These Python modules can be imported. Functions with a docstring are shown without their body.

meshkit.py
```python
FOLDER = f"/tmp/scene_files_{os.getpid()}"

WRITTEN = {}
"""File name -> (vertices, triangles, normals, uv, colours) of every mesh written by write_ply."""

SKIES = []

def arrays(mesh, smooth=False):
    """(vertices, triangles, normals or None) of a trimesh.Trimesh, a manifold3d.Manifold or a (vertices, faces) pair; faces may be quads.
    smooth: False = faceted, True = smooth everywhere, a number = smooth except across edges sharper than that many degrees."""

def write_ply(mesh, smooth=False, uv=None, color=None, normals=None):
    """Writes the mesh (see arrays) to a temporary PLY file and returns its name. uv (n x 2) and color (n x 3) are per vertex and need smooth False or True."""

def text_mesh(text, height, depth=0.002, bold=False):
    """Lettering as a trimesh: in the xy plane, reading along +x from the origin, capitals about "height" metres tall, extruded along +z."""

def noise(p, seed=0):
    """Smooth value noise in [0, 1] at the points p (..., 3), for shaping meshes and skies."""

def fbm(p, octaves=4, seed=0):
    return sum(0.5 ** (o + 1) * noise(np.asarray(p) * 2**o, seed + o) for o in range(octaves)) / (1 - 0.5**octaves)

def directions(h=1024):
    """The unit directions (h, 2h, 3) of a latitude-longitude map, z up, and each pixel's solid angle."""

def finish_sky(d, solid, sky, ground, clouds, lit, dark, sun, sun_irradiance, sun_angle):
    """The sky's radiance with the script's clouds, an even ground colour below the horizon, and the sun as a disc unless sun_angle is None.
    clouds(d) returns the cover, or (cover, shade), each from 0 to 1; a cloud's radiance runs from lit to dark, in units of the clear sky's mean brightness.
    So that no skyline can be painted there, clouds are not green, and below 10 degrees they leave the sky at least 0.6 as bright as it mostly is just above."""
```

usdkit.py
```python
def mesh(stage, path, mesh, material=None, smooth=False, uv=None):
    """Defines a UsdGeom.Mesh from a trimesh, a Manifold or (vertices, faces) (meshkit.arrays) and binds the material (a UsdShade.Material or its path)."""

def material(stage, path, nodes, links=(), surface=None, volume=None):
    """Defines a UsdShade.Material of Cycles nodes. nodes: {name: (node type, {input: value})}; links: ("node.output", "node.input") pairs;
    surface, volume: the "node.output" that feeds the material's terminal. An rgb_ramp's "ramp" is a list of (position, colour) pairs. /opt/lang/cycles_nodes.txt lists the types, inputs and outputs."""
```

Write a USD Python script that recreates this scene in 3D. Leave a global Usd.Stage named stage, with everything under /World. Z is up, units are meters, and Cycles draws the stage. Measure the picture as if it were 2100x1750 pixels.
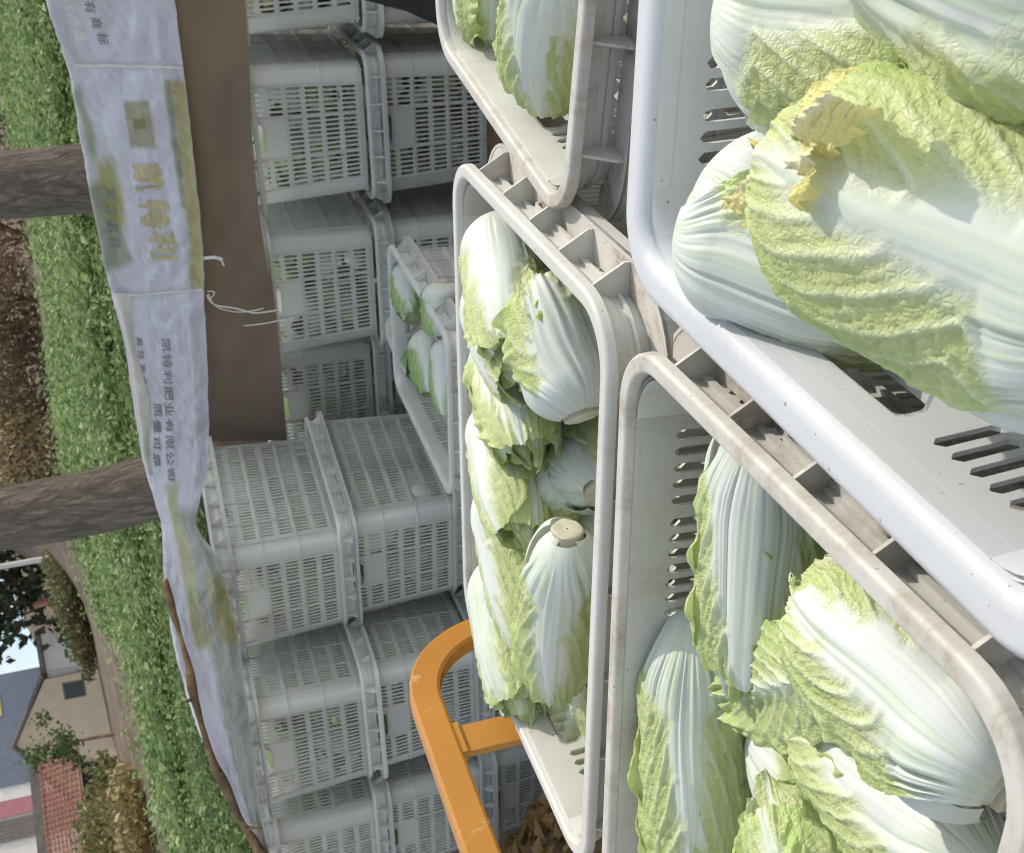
import math, glob, numpy as np, trimesh, usdkit, meshkit
from pxr import Usd, UsdGeom, UsdLux, UsdShade, Gf, Sdf, Vt
from shapely.geometry import Polygon
from shapely import affinity, union_all, box as sbox
from scipy.interpolate import PchipInterpolator

stage = Usd.Stage.CreateInMemory()
UsdGeom.SetStageUpAxis(stage, UsdGeom.Tokens.z)
UsdGeom.SetStageMetersPerUnit(stage, 1.0)
UsdGeom.Xform.Define(stage, '/World')
UsdGeom.Scope.Define(stage, '/World/Looks')
EYE = np.array([0.0, 0.0, 1.10])          # the eye stands 1.1 m above the yard

# ------------------------------------------------------------------ camera, sky, sun
CAM_R = np.array([[-0.0004, -0.8659, -0.5003], [-0.3066, -0.4761, 0.8242], [-0.9518, 0.1537, -0.2655]])   # columns: picture right, down, forward
u_, _, v_ = np.linalg.svd(CAM_R); CAM_R = u_ @ v_
F_PX = 3379.9 / 1.44                       # focal length in units of a 2100 wide picture
cam = UsdGeom.Camera.Define(stage, '/World/camera')
cam.CreateHorizontalApertureAttr(36.0); cam.CreateVerticalApertureAttr(36.0 * 853 / 1024)
cam.CreateFocalLengthAttr(36.0 * F_PX / 2100)
cam.CreateClippingRangeAttr(Gf.Vec2f(0.02, 2000))
cam.CreateFStopAttr(26.0); cam.CreateFocusDistanceAttr(0.85)
cam.CreateExposureAttr(0.38)
r, d, f = CAM_R.T
M = Gf.Matrix4d(*r, 0, *(-d), 0, *(-f), 0, *EYE, 1)
UsdGeom.Xformable(cam).AddTransformOp().Set(M)

SUN_AZ = math.atan2(0.74, 0.67)            # towards the sun, atan2(x, y)
SUN_EL = math.radians(38)
to_sun = np.array([math.cos(SUN_EL) * math.sin(SUN_AZ), math.cos(SUN_EL) * math.cos(SUN_AZ), math.sin(SUN_EL)])
sky = usdkit.material(stage, '/World/Looks/sky_look',
    {'s': ('sky_texture', {'sky_type': 'single_scattering', 'sun_disc': False, 'sun_elevation': SUN_EL, 'sun_rotation': SUN_AZ}),
     'bw': ('rgb_to_bw', {}), 'br': ('math', {'math_type': 'multiply', 'value2': 1.75}), 'cc': ('combine_color', {}), 'wm': ('mix', {'mix_type': 'multiply', 'fac': 1.0, 'color2': (1.0, 0.985, 0.95)}),
     'tc': ('texture_coordinate', {}), 'mp': ('mapping', {'location': (3.3, 1.2, 0.4)}), 'n': ('noise_texture', {'scale': 2.6, 'detail': 6.0, 'roughness': 0.55}), 'k': ('map_range', {'range_type': 'smoothstep', 'from_min': 0.30, 'from_max': 0.62, 'to_min': 0.10, 'to_max': 0.72}),
     'm': ('mix', {}), 'b': ('background_shader', {'strength': 0.15})},
    [('s.color', 'bw.color'), ('bw.val', 'br.value1'), ('br.value', 'cc.r'), ('br.value', 'cc.g'), ('br.value', 'cc.b'), ('cc.color', 'wm.color1'), ('tc.generated', 'mp.vector'), ('mp.vector', 'n.vector'), ('n.fac', 'k.value'), ('k.result', 'm.fac'),
     ('s.color', 'm.color1'), ('wm.color', 'm.color2'), ('m.color', 'b.color')], surface='b.background')
dome = UsdLux.DomeLight.Define(stage, '/World/sky')
UsdShade.MaterialBindingAPI.Apply(dome.GetPrim()).Bind(sky)
sun = UsdLux.DistantLight.Define(stage, '/World/sun')
sun.CreateIntensityAttr(0.62); sun.CreateAngleAttr(0.53); sun.CreateNormalizeAttr(True); sun.CreateColorAttr(Gf.Vec3f(1.0, 0.93, 0.82))
zq = to_sun; xq = np.cross([0, 0, 1.0], zq); xq /= np.linalg.norm(xq); yq = np.cross(zq, xq)
UsdGeom.Xformable(sun).AddTransformOp().Set(Gf.Matrix4d(*xq, 0, *yq, 0, *zq, 0, 0, 0, 50, 1))

# ------------------------------------------------------------------ helpers
taken = {}
def path_for(name, parent='/World'):
    p = f'{parent}/{name}'
    n = taken.get(p, 0); taken[p] = n + 1
    return p if n == 0 else f'{p}_{n:03d}'

def tag(prim, label=None, category=None, group=None, kind=None):
    prim = prim.GetPrim() if hasattr(prim, 'GetPrim') else prim
    for k, v in (('label', label), ('category', category), ('group', group), ('kind', kind)):
        if v: prim.SetCustomDataByKey(k, v)
    return prim

def thing(name, label=None, category=None, loc=(0, 0, 0), rot=None, group=None, kind=None):
    x = UsdGeom.Xform.Define(stage, path_for(name))
    m = np.eye(4)
    if rot is not None: m[:3, :3] = rot
    m[:3, 3] = loc
    x.AddTransformOp().Set(Gf.Matrix4d(*m.T.ravel().tolist()))
    return tag(x, label, category, group, kind)

def rz(a):
    c, s = math.cos(a), math.sin(a)
    return np.array([[c, -s, 0], [s, c, 0], [0, 0, 1.0]])

def part(name, mesh, mat, parent=None, smooth=False, label=None, category=None, group=None, kind=None, pv=None):
    base = '/World' if parent is None else str(parent.GetPath())
    m = usdkit.mesh(stage, path_for(name, base), mesh, mat, smooth=smooth)
    if pv:
        api = UsdGeom.PrimvarsAPI(m)
        for k, a in pv.items():
            a = np.asarray(a, np.float32)
            if a.ndim == 1:
                api.CreatePrimvar(k, Sdf.ValueTypeNames.FloatArray, 'vertex').Set(Vt.FloatArray.FromNumpy(a))
            else:
                api.CreatePrimvar(k, Sdf.ValueTypeNames.Color3fArray, 'vertex').Set(Vt.Vec3fArray.FromNumpy(a))
    return tag(m, label, category, group, kind)

def dup(src, loc, rot, label, group=None):
    was = src.GetCustomData()
    x = thing(src.GetName().rstrip('0123456789').rstrip('_'), label, was['category'], loc, rot, group)
    x.GetReferences().AddInternalReference(src.GetPath())
    UsdGeom.Xformable(x).ClearXformOpOrder()
    m = np.eye(4); m[:3, :3] = rot; m[:3, 3] = loc
    op = UsdGeom.Xformable(x).MakeMatrixXform(); op.Set(Gf.Matrix4d(*m.T.ravel().tolist()))
    for k in ('group', 'label'):
        v = {'group': group, 'label': label}[k]
        if v: x.SetCustomDataByKey(k, v)
        elif k in was: x.SetCustomDataByKey(k, '')
    x.SetInstanceable(True)
    return x

def ray(px, py):
    return CAM_R @ np.array([(px - 1050) / F_PX, (py - 875) / F_PX, 1.0])
def at(px, py, x=None, y=None, z=None, dep=None):
    """The point of the yard seen at a place of the 2100 x 1750 photograph, given one of its coordinates (relative to the eye)."""
    q = ray(px, py)
    t = dep if dep is not None else x / q[0] if x is not None else y / q[1] if y is not None else z / q[2]
    return q * t

def bx(x0, x1, y0, y1, z0, z1):
    m = trimesh.creation.box([x1 - x0, y1 - y0, z1 - z0]); m.apply_translation([(x0 + x1) / 2, (y0 + y1) / 2, (z0 + z1) / 2]); return m
def join(ms): return trimesh.util.concatenate([m if isinstance(m, trimesh.Trimesh) else trimesh.Trimesh(*m, process=False) for m in ms])
def grid_faces(n, m, closed=False):
    i, j = np.meshgrid(np.arange(n - 1), np.arange(m if closed else m - 1), indexing='ij')
    a = i * m + j; b = i * m + (j + 1) % m
    q = np.stack([a, b, b + m, a + m], -1).reshape(-1, 4)
    return np.vstack([q[:, [0, 1, 2]], q[:, [0, 2, 3]]])
def tube(pts, rad, sides=10, cap=True, jitter=None):
    p = np.asarray(pts, float); rad = np.broadcast_to(rad, (len(p),))
    t = np.gradient(p, axis=0); t /= np.linalg.norm(t, axis=1, keepdims=True)
    ref = np.array([0, 0, 1.0]) if abs(t[:, 2]).mean() < 0.8 else np.array([1.0, 0, 0])
    a = np.cross(t, ref); a /= np.linalg.norm(a, axis=1, keepdims=True); b = np.cross(t, a)
    ang = np.arange(sides) * 2 * np.pi / sides
    rr = rad[:, None] * np.ones((1, sides))
    if jitter is not None: rr = rr * jitter
    v = p[:, None] + rr[..., None] * (np.cos(ang)[None, :, None] * a[:, None] + np.sin(ang)[None, :, None] * b[:, None])
    v = v.reshape(-1, 3); fc = grid_faces(len(p), sides, True)
    if cap:
        n = len(v); v = np.vstack([v, p[0], p[-1]]); k = np.arange(sides); e = (len(p) - 1) * sides
        fc = np.vstack([fc, np.stack([np.full(sides, n), (k + 1) % sides, k], 1), np.stack([np.full(sides, n + 1), e + k, e + (k + 1) % sides], 1)])
    return trimesh.Trimesh(v, fc, process=False)
def sm(a, b, x):
    t = np.clip((x - a) / (b - a), 0, 1); return t * t * (3 - 2 * t)
N3 = meshkit.noise

# ------------------------------------------------------------------ materials
def L(name): return '/World/Looks/' + name
def mat(name, nodes, links, surface='p.BSDF'): return usdkit.material(stage, L(name), nodes, links, surface=surface)

def plastic(name, base, dirt, lo, hi, dirtcol=(0.36, 0.275, 0.185), rough=0.36, trans=0.12, scale=9.0):
    n = {'tc': ('texture_coordinate', {}), 'oi': ('object_info', {}),
         'off': ('vector_math', {'math_type': 'add'}), 'ofs': ('combine_xyz', {}),
         'o7': ('math', {'math_type': 'multiply', 'value2': 31.0}),
         'n1': ('noise_texture', {'scale': scale, 'detail': 9.0, 'roughness': 0.68, 'distortion': 0.6}),
         'n2': ('noise_texture', {'scale': 190.0, 'detail': 3.0, 'roughness': 0.6}),
         'map': ('mapping', {'scale': (1.0, 1.0, 0.25)}),
         'r1': ('map_range', {'range_type': 'smoothstep', 'from_min': lo, 'from_max': hi, 'to_min': 0.0, 'to_max': dirt}),
         'r2': ('map_range', {'range_type': 'linear', 'from_min': 0.33, 'from_max': 0.62, 'to_min': 0.45, 'to_max': 1.0}),
         'sp': ('map_range', {'range_type': 'smoothstep', 'from_min': 0.755, 'from_max': 0.78, 'to_min': 0.0, 'to_max': 0.8}),
         'n3': ('noise_texture', {'scale': 210.0, 'detail': 1.0}),
         'mul': ('math', {'math_type': 'multiply'}), 'mx': ('math', {'math_type': 'maximum'}),
         'c': ('mix', {'color1': base, 'color2': dirtcol}),
         'tv': ('map_range', {'from_min': 0.0, 'from_max': 1.0, 'to_min': 0.86, 'to_max': 1.06}), 'tc3': ('combine_color', {}), 'cm': ('mix', {'mix_type': 'multiply', 'fac': 1.0}),
         'p': ('principled_bsdf', {'roughness': rough, 'ior': 1.5}),
         'rr': ('map_range', {'from_min': 0.0, 'from_max': 1.0, 'to_min': rough, 'to_max': 0.75}),
         'bp': ('bump', {'strength': 0.15, 'distance': 0.001}),
         't': ('translucent_bsdf', {}), 'm': ('mix_closure', {'fac': trans})}
    l = [('oi.random', 'o7.value1'), ('o7.value', 'ofs.x'), ('o7.value', 'ofs.z'), ('tc.object', 'off.vector1'), ('ofs.vector', 'off.vector2'),
         ('off.vector', 'map.vector'), ('map.vector', 'n1.vector'), ('off.vector', 'n2.vector'), ('off.vector', 'n3.vector'), ('n1.fac', 'r1.value'), ('n2.fac', 'r2.value'), ('n3.fac', 'sp.value'),
         ('r1.result', 'mul.value1'), ('r2.result', 'mul.value2'), ('mul.value', 'mx.value1'), ('sp.result', 'mx.value2'), ('mx.value', 'c.fac'), ('oi.random', 'tv.value'), ('tv.result', 'tc3.r'), ('tv.result', 'tc3.g'), ('tv.result', 'tc3.b'), ('c.color', 'cm.color1'), ('tc3.color', 'cm.color2'), ('cm.color', 'p.base_color'), ('cm.color', 't.color'),
         ('mul.value', 'rr.value'), ('rr.result', 'p.roughness'), ('n2.fac', 'bp.height'), ('bp.normal', 'p.normal'), ('p.BSDF', 'm.closure1'), ('t.BSDF', 'm.closure2')]
    return mat(name, n, l, 'm.closure')
WHITE = (0.72, 0.74, 0.76)
CREAM = (0.66, 0.64, 0.58)
pl_clean = plastic('clean_white_plastic', WHITE, 0.30, 0.52, 0.80, rough=0.30)
pl_used = plastic('used_white_plastic', (0.68, 0.67, 0.62), 0.62, 0.46, 0.72)
pl_dirty = plastic('soiled_plastic_rim', CREAM, 0.75, 0.42, 0.68, rough=0.45, scale=19.0)
pl_floor = plastic('muddy_plastic_ledge', (0.60, 0.56, 0.50), 1.0, 0.34, 0.62, dirtcol=(0.17, 0.10, 0.06), rough=0.6, scale=14.0)
pl_ledge = plastic('cream_plastic_ledge', (0.66, 0.63, 0.57), 0.9, 0.46, 0.68, dirtcol=(0.20, 0.12, 0.07), rough=0.5, scale=16.0)
pl_stack = plastic('stacked_crate_plastic', (0.86, 0.87, 0.84), 0.35, 0.50, 0.80, dirtcol=(0.30, 0.25, 0.19), rough=0.38, trans=0.48, scale=5.0)

def leaf_material(name, pale, deep, vein, rib, trans=0.28, rough=0.42):
    n = {'ar': ('attribute', {'attribute': 'ribm'}), 'av': ('attribute', {'attribute': 'vein'}), 'ae': ('attribute', {'attribute': 'tone'}),
         'tc': ('texture_coordinate', {}),
         'n1': ('noise_texture', {'scale': 28.0, 'detail': 5.0, 'roughness': 0.6}),
         'vo': ('voronoi_texture', {'feature': 'distance_to_edge', 'scale': 270.0}),
         'nd': ('noise_texture', {'scale': 60.0, 'detail': 3.0}), 'nm': ('vector_math', {'math_type': 'multiply_add', 'vector2': (0.012, 0.012, 0.012)}),
         'vr': ('map_range', {'range_type': 'smoothstep', 'from_min': 0.0, 'from_max': 0.22, 'to_min': 1.0, 'to_max': 0.0}),
         'nr': ('map_range', {'from_min': 0.3, 'from_max': 0.7, 'to_min': -0.25, 'to_max': 0.25}),
         'ad': ('math', {'math_type': 'add', 'use_clamp': True}),
         'b': ('mix', {'color1': pale, 'color2': deep}),
         'vs': ('math', {'math_type': 'multiply', 'value2': 0.22}), 'vx': ('math', {'math_type': 'maximum'}),
         'b2': ('mix', {'color2': vein}),
         'b3': ('mix', {}), 'rc': ('mix', {'color1': rib, 'color2': (0.60, 0.69, 0.50)}), 'rm': ('math', {'math_type': 'multiply', 'value2': 0.5}),
         'ribn': ('noise_texture', {'scale': 16.0, 'detail': 2.0}), 'ribr': ('map_range', {'from_min': 0.35, 'from_max': 0.7, 'to_min': 0.90, 'to_max': 1.0}),
         'smp': ('mapping', {'scale': (150.0, 150.0, 5.0)}), 'sn': ('noise_texture', {'scale': 1.0, 'detail': 3.0, 'roughness': 0.6}), 'snr': ('map_range', {'from_min': 0.35, 'from_max': 0.65, 'to_min': 0.45, 'to_max': 1.2}),
         'b2p': ('bump', {'strength': 0.35, 'distance': 0.0012}), 'sh': ('math', {'math_type': 'multiply'}),
         'inv': ('math', {'math_type': 'subtract', 'value1': 1.0}),
         'hb': ('math', {'math_type': 'multiply'}), 'bp': ('bump', {'strength': 0.42, 'distance': 0.0010, 'invert': True}),
         'p': ('principled_bsdf', {'roughness': rough, 'ior': 1.42, 'subsurface_weight': 0.0}),
         't': ('translucent_bsdf', {}), 'tf': ('map_range', {'from_min': 0.0, 'from_max': 1.0, 'to_min': trans, 'to_max': trans * 0.45}),
         'm': ('mix_closure', {})}
    l = [('tc.object', 'n1.vector'), ('tc.object', 'nd.vector'), ('nd.color', 'nm.vector1'), ('tc.object', 'nm.vector3'), ('nm.vector', 'vo.vector'), ('n1.fac', 'nr.value'), ('nr.result', 'ad.value1'), ('ae.fac', 'ad.value2'),
         ('ad.value', 'b.fac'), ('vo.distance', 'vr.value'), ('vr.result', 'vs.value1'), ('vs.value', 'vx.value1'), ('av.fac', 'vx.value2'), ('vx.value', 'b2.fac'), ('b.color', 'b2.color1'),
         ('ar.fac', 'b3.fac'), ('tc.object', 'smp.vector'), ('smp.vector', 'sn.vector'), ('sn.fac', 'snr.value'), ('ae.fac', 'rm.value1'), ('snr.result', 'rm.value2'), ('rm.value', 'rc.fac'), ('sn.fac', 'sh.value1'), ('ar.fac', 'sh.value2'), ('sh.value', 'b2p.height'), ('bp.normal', 'b2p.normal'), ('rc.color', 'b3.color2'), ('b2.color', 'b3.color1'), ('b3.color', 'p.base_color'), ('b3.color', 't.color'),
         ('ar.fac', 'inv.value2'), ('vr.result', 'hb.value1'), ('inv.value', 'hb.value2'), ('hb.value', 'bp.height'), ('b2p.normal', 'p.normal'),
         ('ar.fac', 'tf.value'), ('tf.result', 'm.fac'), ('p.BSDF', 'm.closure1'), ('t.BSDF', 'm.closure2')]
    return mat(name, n, l, 'm.closure')
RIB = (0.74, 0.77, 0.73)
lf_outer = leaf_material('cabbage_leaf', (0.66, 0.70, 0.32), (0.42, 0.55, 0.15), (0.74, 0.80, 0.56), RIB)
lf_pale = leaf_material('pale_cabbage_leaf', (0.70, 0.72, 0.38), (0.50, 0.60, 0.22), (0.80, 0.82, 0.60), RIB)
lf_yellow = leaf_material('yellow_cabbage_heart', (0.80, 0.74, 0.30), (0.76, 0.64, 0.13), (0.84, 0.80, 0.52), (0.82, 0.80, 0.60), trans=0.35)
lf_green = leaf_material('green_cabbage_leaf', (0.46, 0.58, 0.22), (0.22, 0.40, 0.10), (0.62, 0.74, 0.48), RIB)

def simple(name, color, rough=0.6, var=0.25, scale=20.0, bump=0.0, dark=None, extra=None):
    dark = dark or tuple(c * (1 - var) for c in color)
    n = {'tc': ('texture_coordinate', {}), 'n': ('noise_texture', {'scale': scale, 'detail': 6.0, 'roughness': 0.6}),
         'rp': ('map_range', {'range_type': 'smoothstep', 'from_min': 0.35, 'from_max': 0.65}),
         'c': ('mix', {'color1': dark, 'color2': color}), 'p': ('principled_bsdf', {'roughness': rough})}
    l = [('tc.object', 'n.vector'), ('n.fac', 'rp.value'), ('rp.result', 'c.fac'), ('c.color', 'p.base_color')]
    if bump:
        n['b'] = ('bump', {'strength': 0.6, 'distance': bump}); l += [('n.fac', 'b.height'), ('b.normal', 'p.normal')]
    for k, v in (extra or {}).items(): n['p'][1][k] = v
    return mat(name, n, l)
def foliage(name, a, b, trans=0.3, rough=0.5):
    n = {'g': ('geometry', {}), 'oi': ('object_info', {}), 'ad': ('math', {'math_type': 'add'}), 'fr': ('math', {'math_type': 'fraction'}),
         'c': ('mix', {'color1': a, 'color2': b}), 'p': ('principled_bsdf', {'roughness': rough}), 't': ('translucent_bsdf', {}), 'm': ('mix_closure', {'fac': trans})}
    l = [('g.random_per_island', 'ad.value1'), ('oi.random', 'ad.value2'), ('ad.value', 'fr.value1'), ('fr.value', 'c.fac'), ('c.color', 'p.base_color'), ('c.color', 't.color'), ('p.BSDF', 'm.closure1'), ('t.BSDF', 'm.closure2')]
    return mat(name, n, l, 'm.closure')

m_orange = mat('orange_paint', {'tc': ('texture_coordinate', {}), 'n': ('noise_texture', {'scale': 26.0, 'detail': 8.0, 'roughness': 0.7}), 'n2': ('noise_texture', {'scale': 5.0, 'detail': 3.0}),
    'k': ('map_range', {'range_type': 'smoothstep', 'from_min': 0.61, 'from_max': 0.67, 'to_min': 0.0, 'to_max': 0.6}), 'v': ('map_range', {'from_min': 0.3, 'from_max': 0.7}),
    'c': ('mix', {'color1': (0.38, 0.165, 0.024), 'color2': (0.46, 0.205, 0.034)}), 'c2': ('mix', {'color2': (0.55, 0.40, 0.22)}), 'b': ('bump', {'strength': 0.15, 'distance': 0.002}), 'p': ('principled_bsdf', {'roughness': 0.38})},
    [('tc.object', 'n.vector'), ('tc.object', 'n2.vector'), ('n2.fac', 'v.value'), ('v.result', 'c.fac'), ('n.fac', 'k.value'), ('k.result', 'c2.fac'), ('c.color', 'c2.color1'), ('c2.color', 'p.base_color'), ('n.fac', 'b.height'), ('b.normal', 'p.normal')])
m_rust = simple('rusty_steel', (0.22, 0.10, 0.05), 0.7, 0.5, 40)
m_steel = simple('cart_bed_steel', (0.16, 0.14, 0.12), 0.6, 0.4, 12)
m_wood = mat('weathered_wood', {'tc': ('texture_coordinate', {}), 'mp': ('mapping', {'scale': (60.0, 3.0, 60.0)}), 'n': ('noise_texture', {'scale': 1.0, 'detail': 6.0, 'distortion': 0.8}),
    'c': ('mix', {'color1': (0.14, 0.09, 0.055), 'color2': (0.30, 0.22, 0.14)}), 'b': ('bump', {'strength': 0.5, 'distance': 0.003}), 'p': ('principled_bsdf', {'roughness': 0.8})},
    [('tc.object', 'mp.vector'), ('mp.vector', 'n.vector'), ('n.fac', 'c.fac'), ('c.color', 'p.base_color'), ('n.fac', 'b.height'), ('b.normal', 'p.normal')])
m_bark = mat('grey_bark', {'tc': ('texture_coordinate', {}), 'mp': ('mapping', {'scale': (34.0, 34.0, 5.0)}), 'n': ('noise_texture', {'scale': 1.0, 'detail': 8.0, 'roughness': 0.7, 'distortion': 1.2}),
    'c': ('rgb_ramp', {'ramp': [(0.25, (0.045, 0.035, 0.027)), (0.5, (0.18, 0.145, 0.115)), (0.72, (0.38, 0.32, 0.26))]}), 'b': ('bump', {'strength': 1.0, 'distance': 0.06}), 'p': ('principled_bsdf', {'roughness': 0.9})},
    [('tc.object', 'mp.vector'), ('mp.vector', 'n.vector'), ('n.fac', 'c.fac'), ('c.color', 'p.base_color'), ('n.fac', 'b.height'), ('b.normal', 'p.normal')])
m_stick = mat('branch_bark', {'tc': ('texture_coordinate', {}), 'n': ('noise_texture', {'scale': 9.0, 'detail': 6.0, 'roughness': 0.7}),
    'c': ('rgb_ramp', {'ramp': [(0.3, (0.045, 0.032, 0.025)), (0.5, (0.14, 0.085, 0.045)), (0.68, (0.38, 0.24, 0.10))]}), 'b': ('bump', {'strength': 0.7, 'distance': 0.008}), 'p': ('principled_bsdf', {'roughness': 0.85})},
    [('tc.object', 'n.vector'), ('n.fac', 'c.fac'), ('c.color', 'p.base_color'), ('n.fac', 'b.height'), ('b.normal', 'p.normal')])
m_soil = simple('dry_soil', (0.20, 0.145, 0.095), 0.95, 0.45, 3.0, 0.03)
m_path = simple('dirt_path_soil', (0.34, 0.27, 0.20), 0.95, 0.25, 4.0, 0.01)
m_field = foliage('field_leaf', (0.09, 0.16, 0.045), (0.38, 0.48, 0.21), 0.3, 0.6)
m_weed = foliage('dry_weed_leaf', (0.10, 0.09, 0.03), (0.28, 0.22, 0.09), 0.2)
m_olive = foliage('olive_shrub_leaf', (0.06, 0.075, 0.025), (0.20, 0.20, 0.07), 0.25)
m_brown = foliage('brown_shrub_leaf', (0.09, 0.06, 0.035), (0.24, 0.17, 0.10), 0.15)
m_green = foliage('shrub_leaf', (0.05, 0.10, 0.02), (0.15, 0.22, 0.06), 0.3)
m_dark = foliage('dark_tree_leaf', (0.012, 0.022, 0.010), (0.05, 0.065, 0.03), 0.2)
m_crown = foliage('poplar_leaf', (0.05, 0.09, 0.03), (0.12, 0.16, 0.05), 0.35)
m_litter = foliage('dead_leaf', (0.06, 0.04, 0.02), (0.30, 0.20, 0.07), 0.15)
m_brownleaf = m_litter
m_cloth = mat('brown_cloth_weave', {'tc': ('texture_coordinate', {}), 'n': ('noise_texture', {'scale': 3.0, 'detail': 4.0}), 'w': ('noise_texture', {'scale': 420.0, 'detail': 1.0}),
    'c': ('mix', {'color1': (0.105, 0.075, 0.05), 'color2': (0.185, 0.135, 0.09)}), 'b': ('bump', {'strength': 0.25, 'distance': 0.001}), 'p': ('principled_bsdf', {'roughness': 0.9, 'sheen_weight': 0.2})},
    [('tc.object', 'n.vector'), ('tc.object', 'w.vector'), ('n.fac', 'c.fac'), ('c.color', 'p.base_color'), ('w.fac', 'b.height'), ('b.normal', 'p.normal')])
m_black = simple('black_cloth', (0.012, 0.012, 0.014), 0.85, 0.4, 30, 0.002)
m_sack = mat('woven_sack', {'a': ('attribute', {'attribute': 'print'}), 'tc': ('texture_coordinate', {}), 'w': ('noise_texture', {'scale': 300.0, 'detail': 1.0}),
    'n': ('noise_texture', {'scale': 16.0, 'detail': 7.0, 'roughness': 0.68, 'distortion': 1.0}), 'b': ('bump', {'strength': 0.8, 'distance': 0.028}),
    'p': ('principled_bsdf', {'roughness': 0.34}), 't': ('translucent_bsdf', {}), 'm': ('mix_closure', {'fac': 0.42})},
    [('tc.object', 'n.vector'), ('n.fac', 'b.height'), ('b.normal', 'p.normal'), ('a.color', 'p.base_color'), ('a.color', 't.color'), ('p.BSDF', 'm.closure1'), ('t.BSDF', 'm.closure2')], 'm.closure')
m_ink = simple('black_print', (0.20, 0.21, 0.23), 0.5, 0.2, 60)
m_gold = simple('gold_print', (0.42, 0.37, 0.20), 0.45, 0.15, 30)
m_thread = simple('white_thread', (0.6, 0.58, 0.56), 0.8, 0.1, 50)
m_wallw = simple('white_render', (0.74, 0.71, 0.67), 0.9, 0.12, 1.2, 0.01)
m_wallb = simple('beige_render', (0.62, 0.50, 0.36), 0.9, 0.12, 1.2, 0.01)
m_tile = simple('red_roof_tile', (0.29, 0.125, 0.085), 0.8, 0.35, 6, 0.01)
m_eave = simple('grey_eave', (0.20, 0.18, 0.16), 0.85, 0.3, 5)
m_darkwall = simple('dark_wall', (0.05, 0.05, 0.05), 0.9, 0.3, 3)
m_pane = simple('dark_window', (0.012, 0.016, 0.018), 0.2, 0.3, 3)
m_greywall = simple('grey_blue_panel', (0.16, 0.18, 0.22), 0.7, 0.15, 2)
m_pink = simple('pink_panel', (0.46, 0.19, 0.22), 0.7, 0.15, 2)
m_yellow = simple('yellow_panel', (0.62, 0.55, 0.16), 0.7, 0.1, 2)
m_rubble = simple('brick_rubble', (0.34, 0.17, 0.10), 0.9, 0.35, 2.5, 0.03)
m_pole = simple('pole_concrete', (0.50, 0.49, 0.46), 0.8, 0.12, 4)
m_stem = simple('cut_stem', (0.66, 0.62, 0.46), 0.55, 0.2, 60, 0.002)

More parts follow.
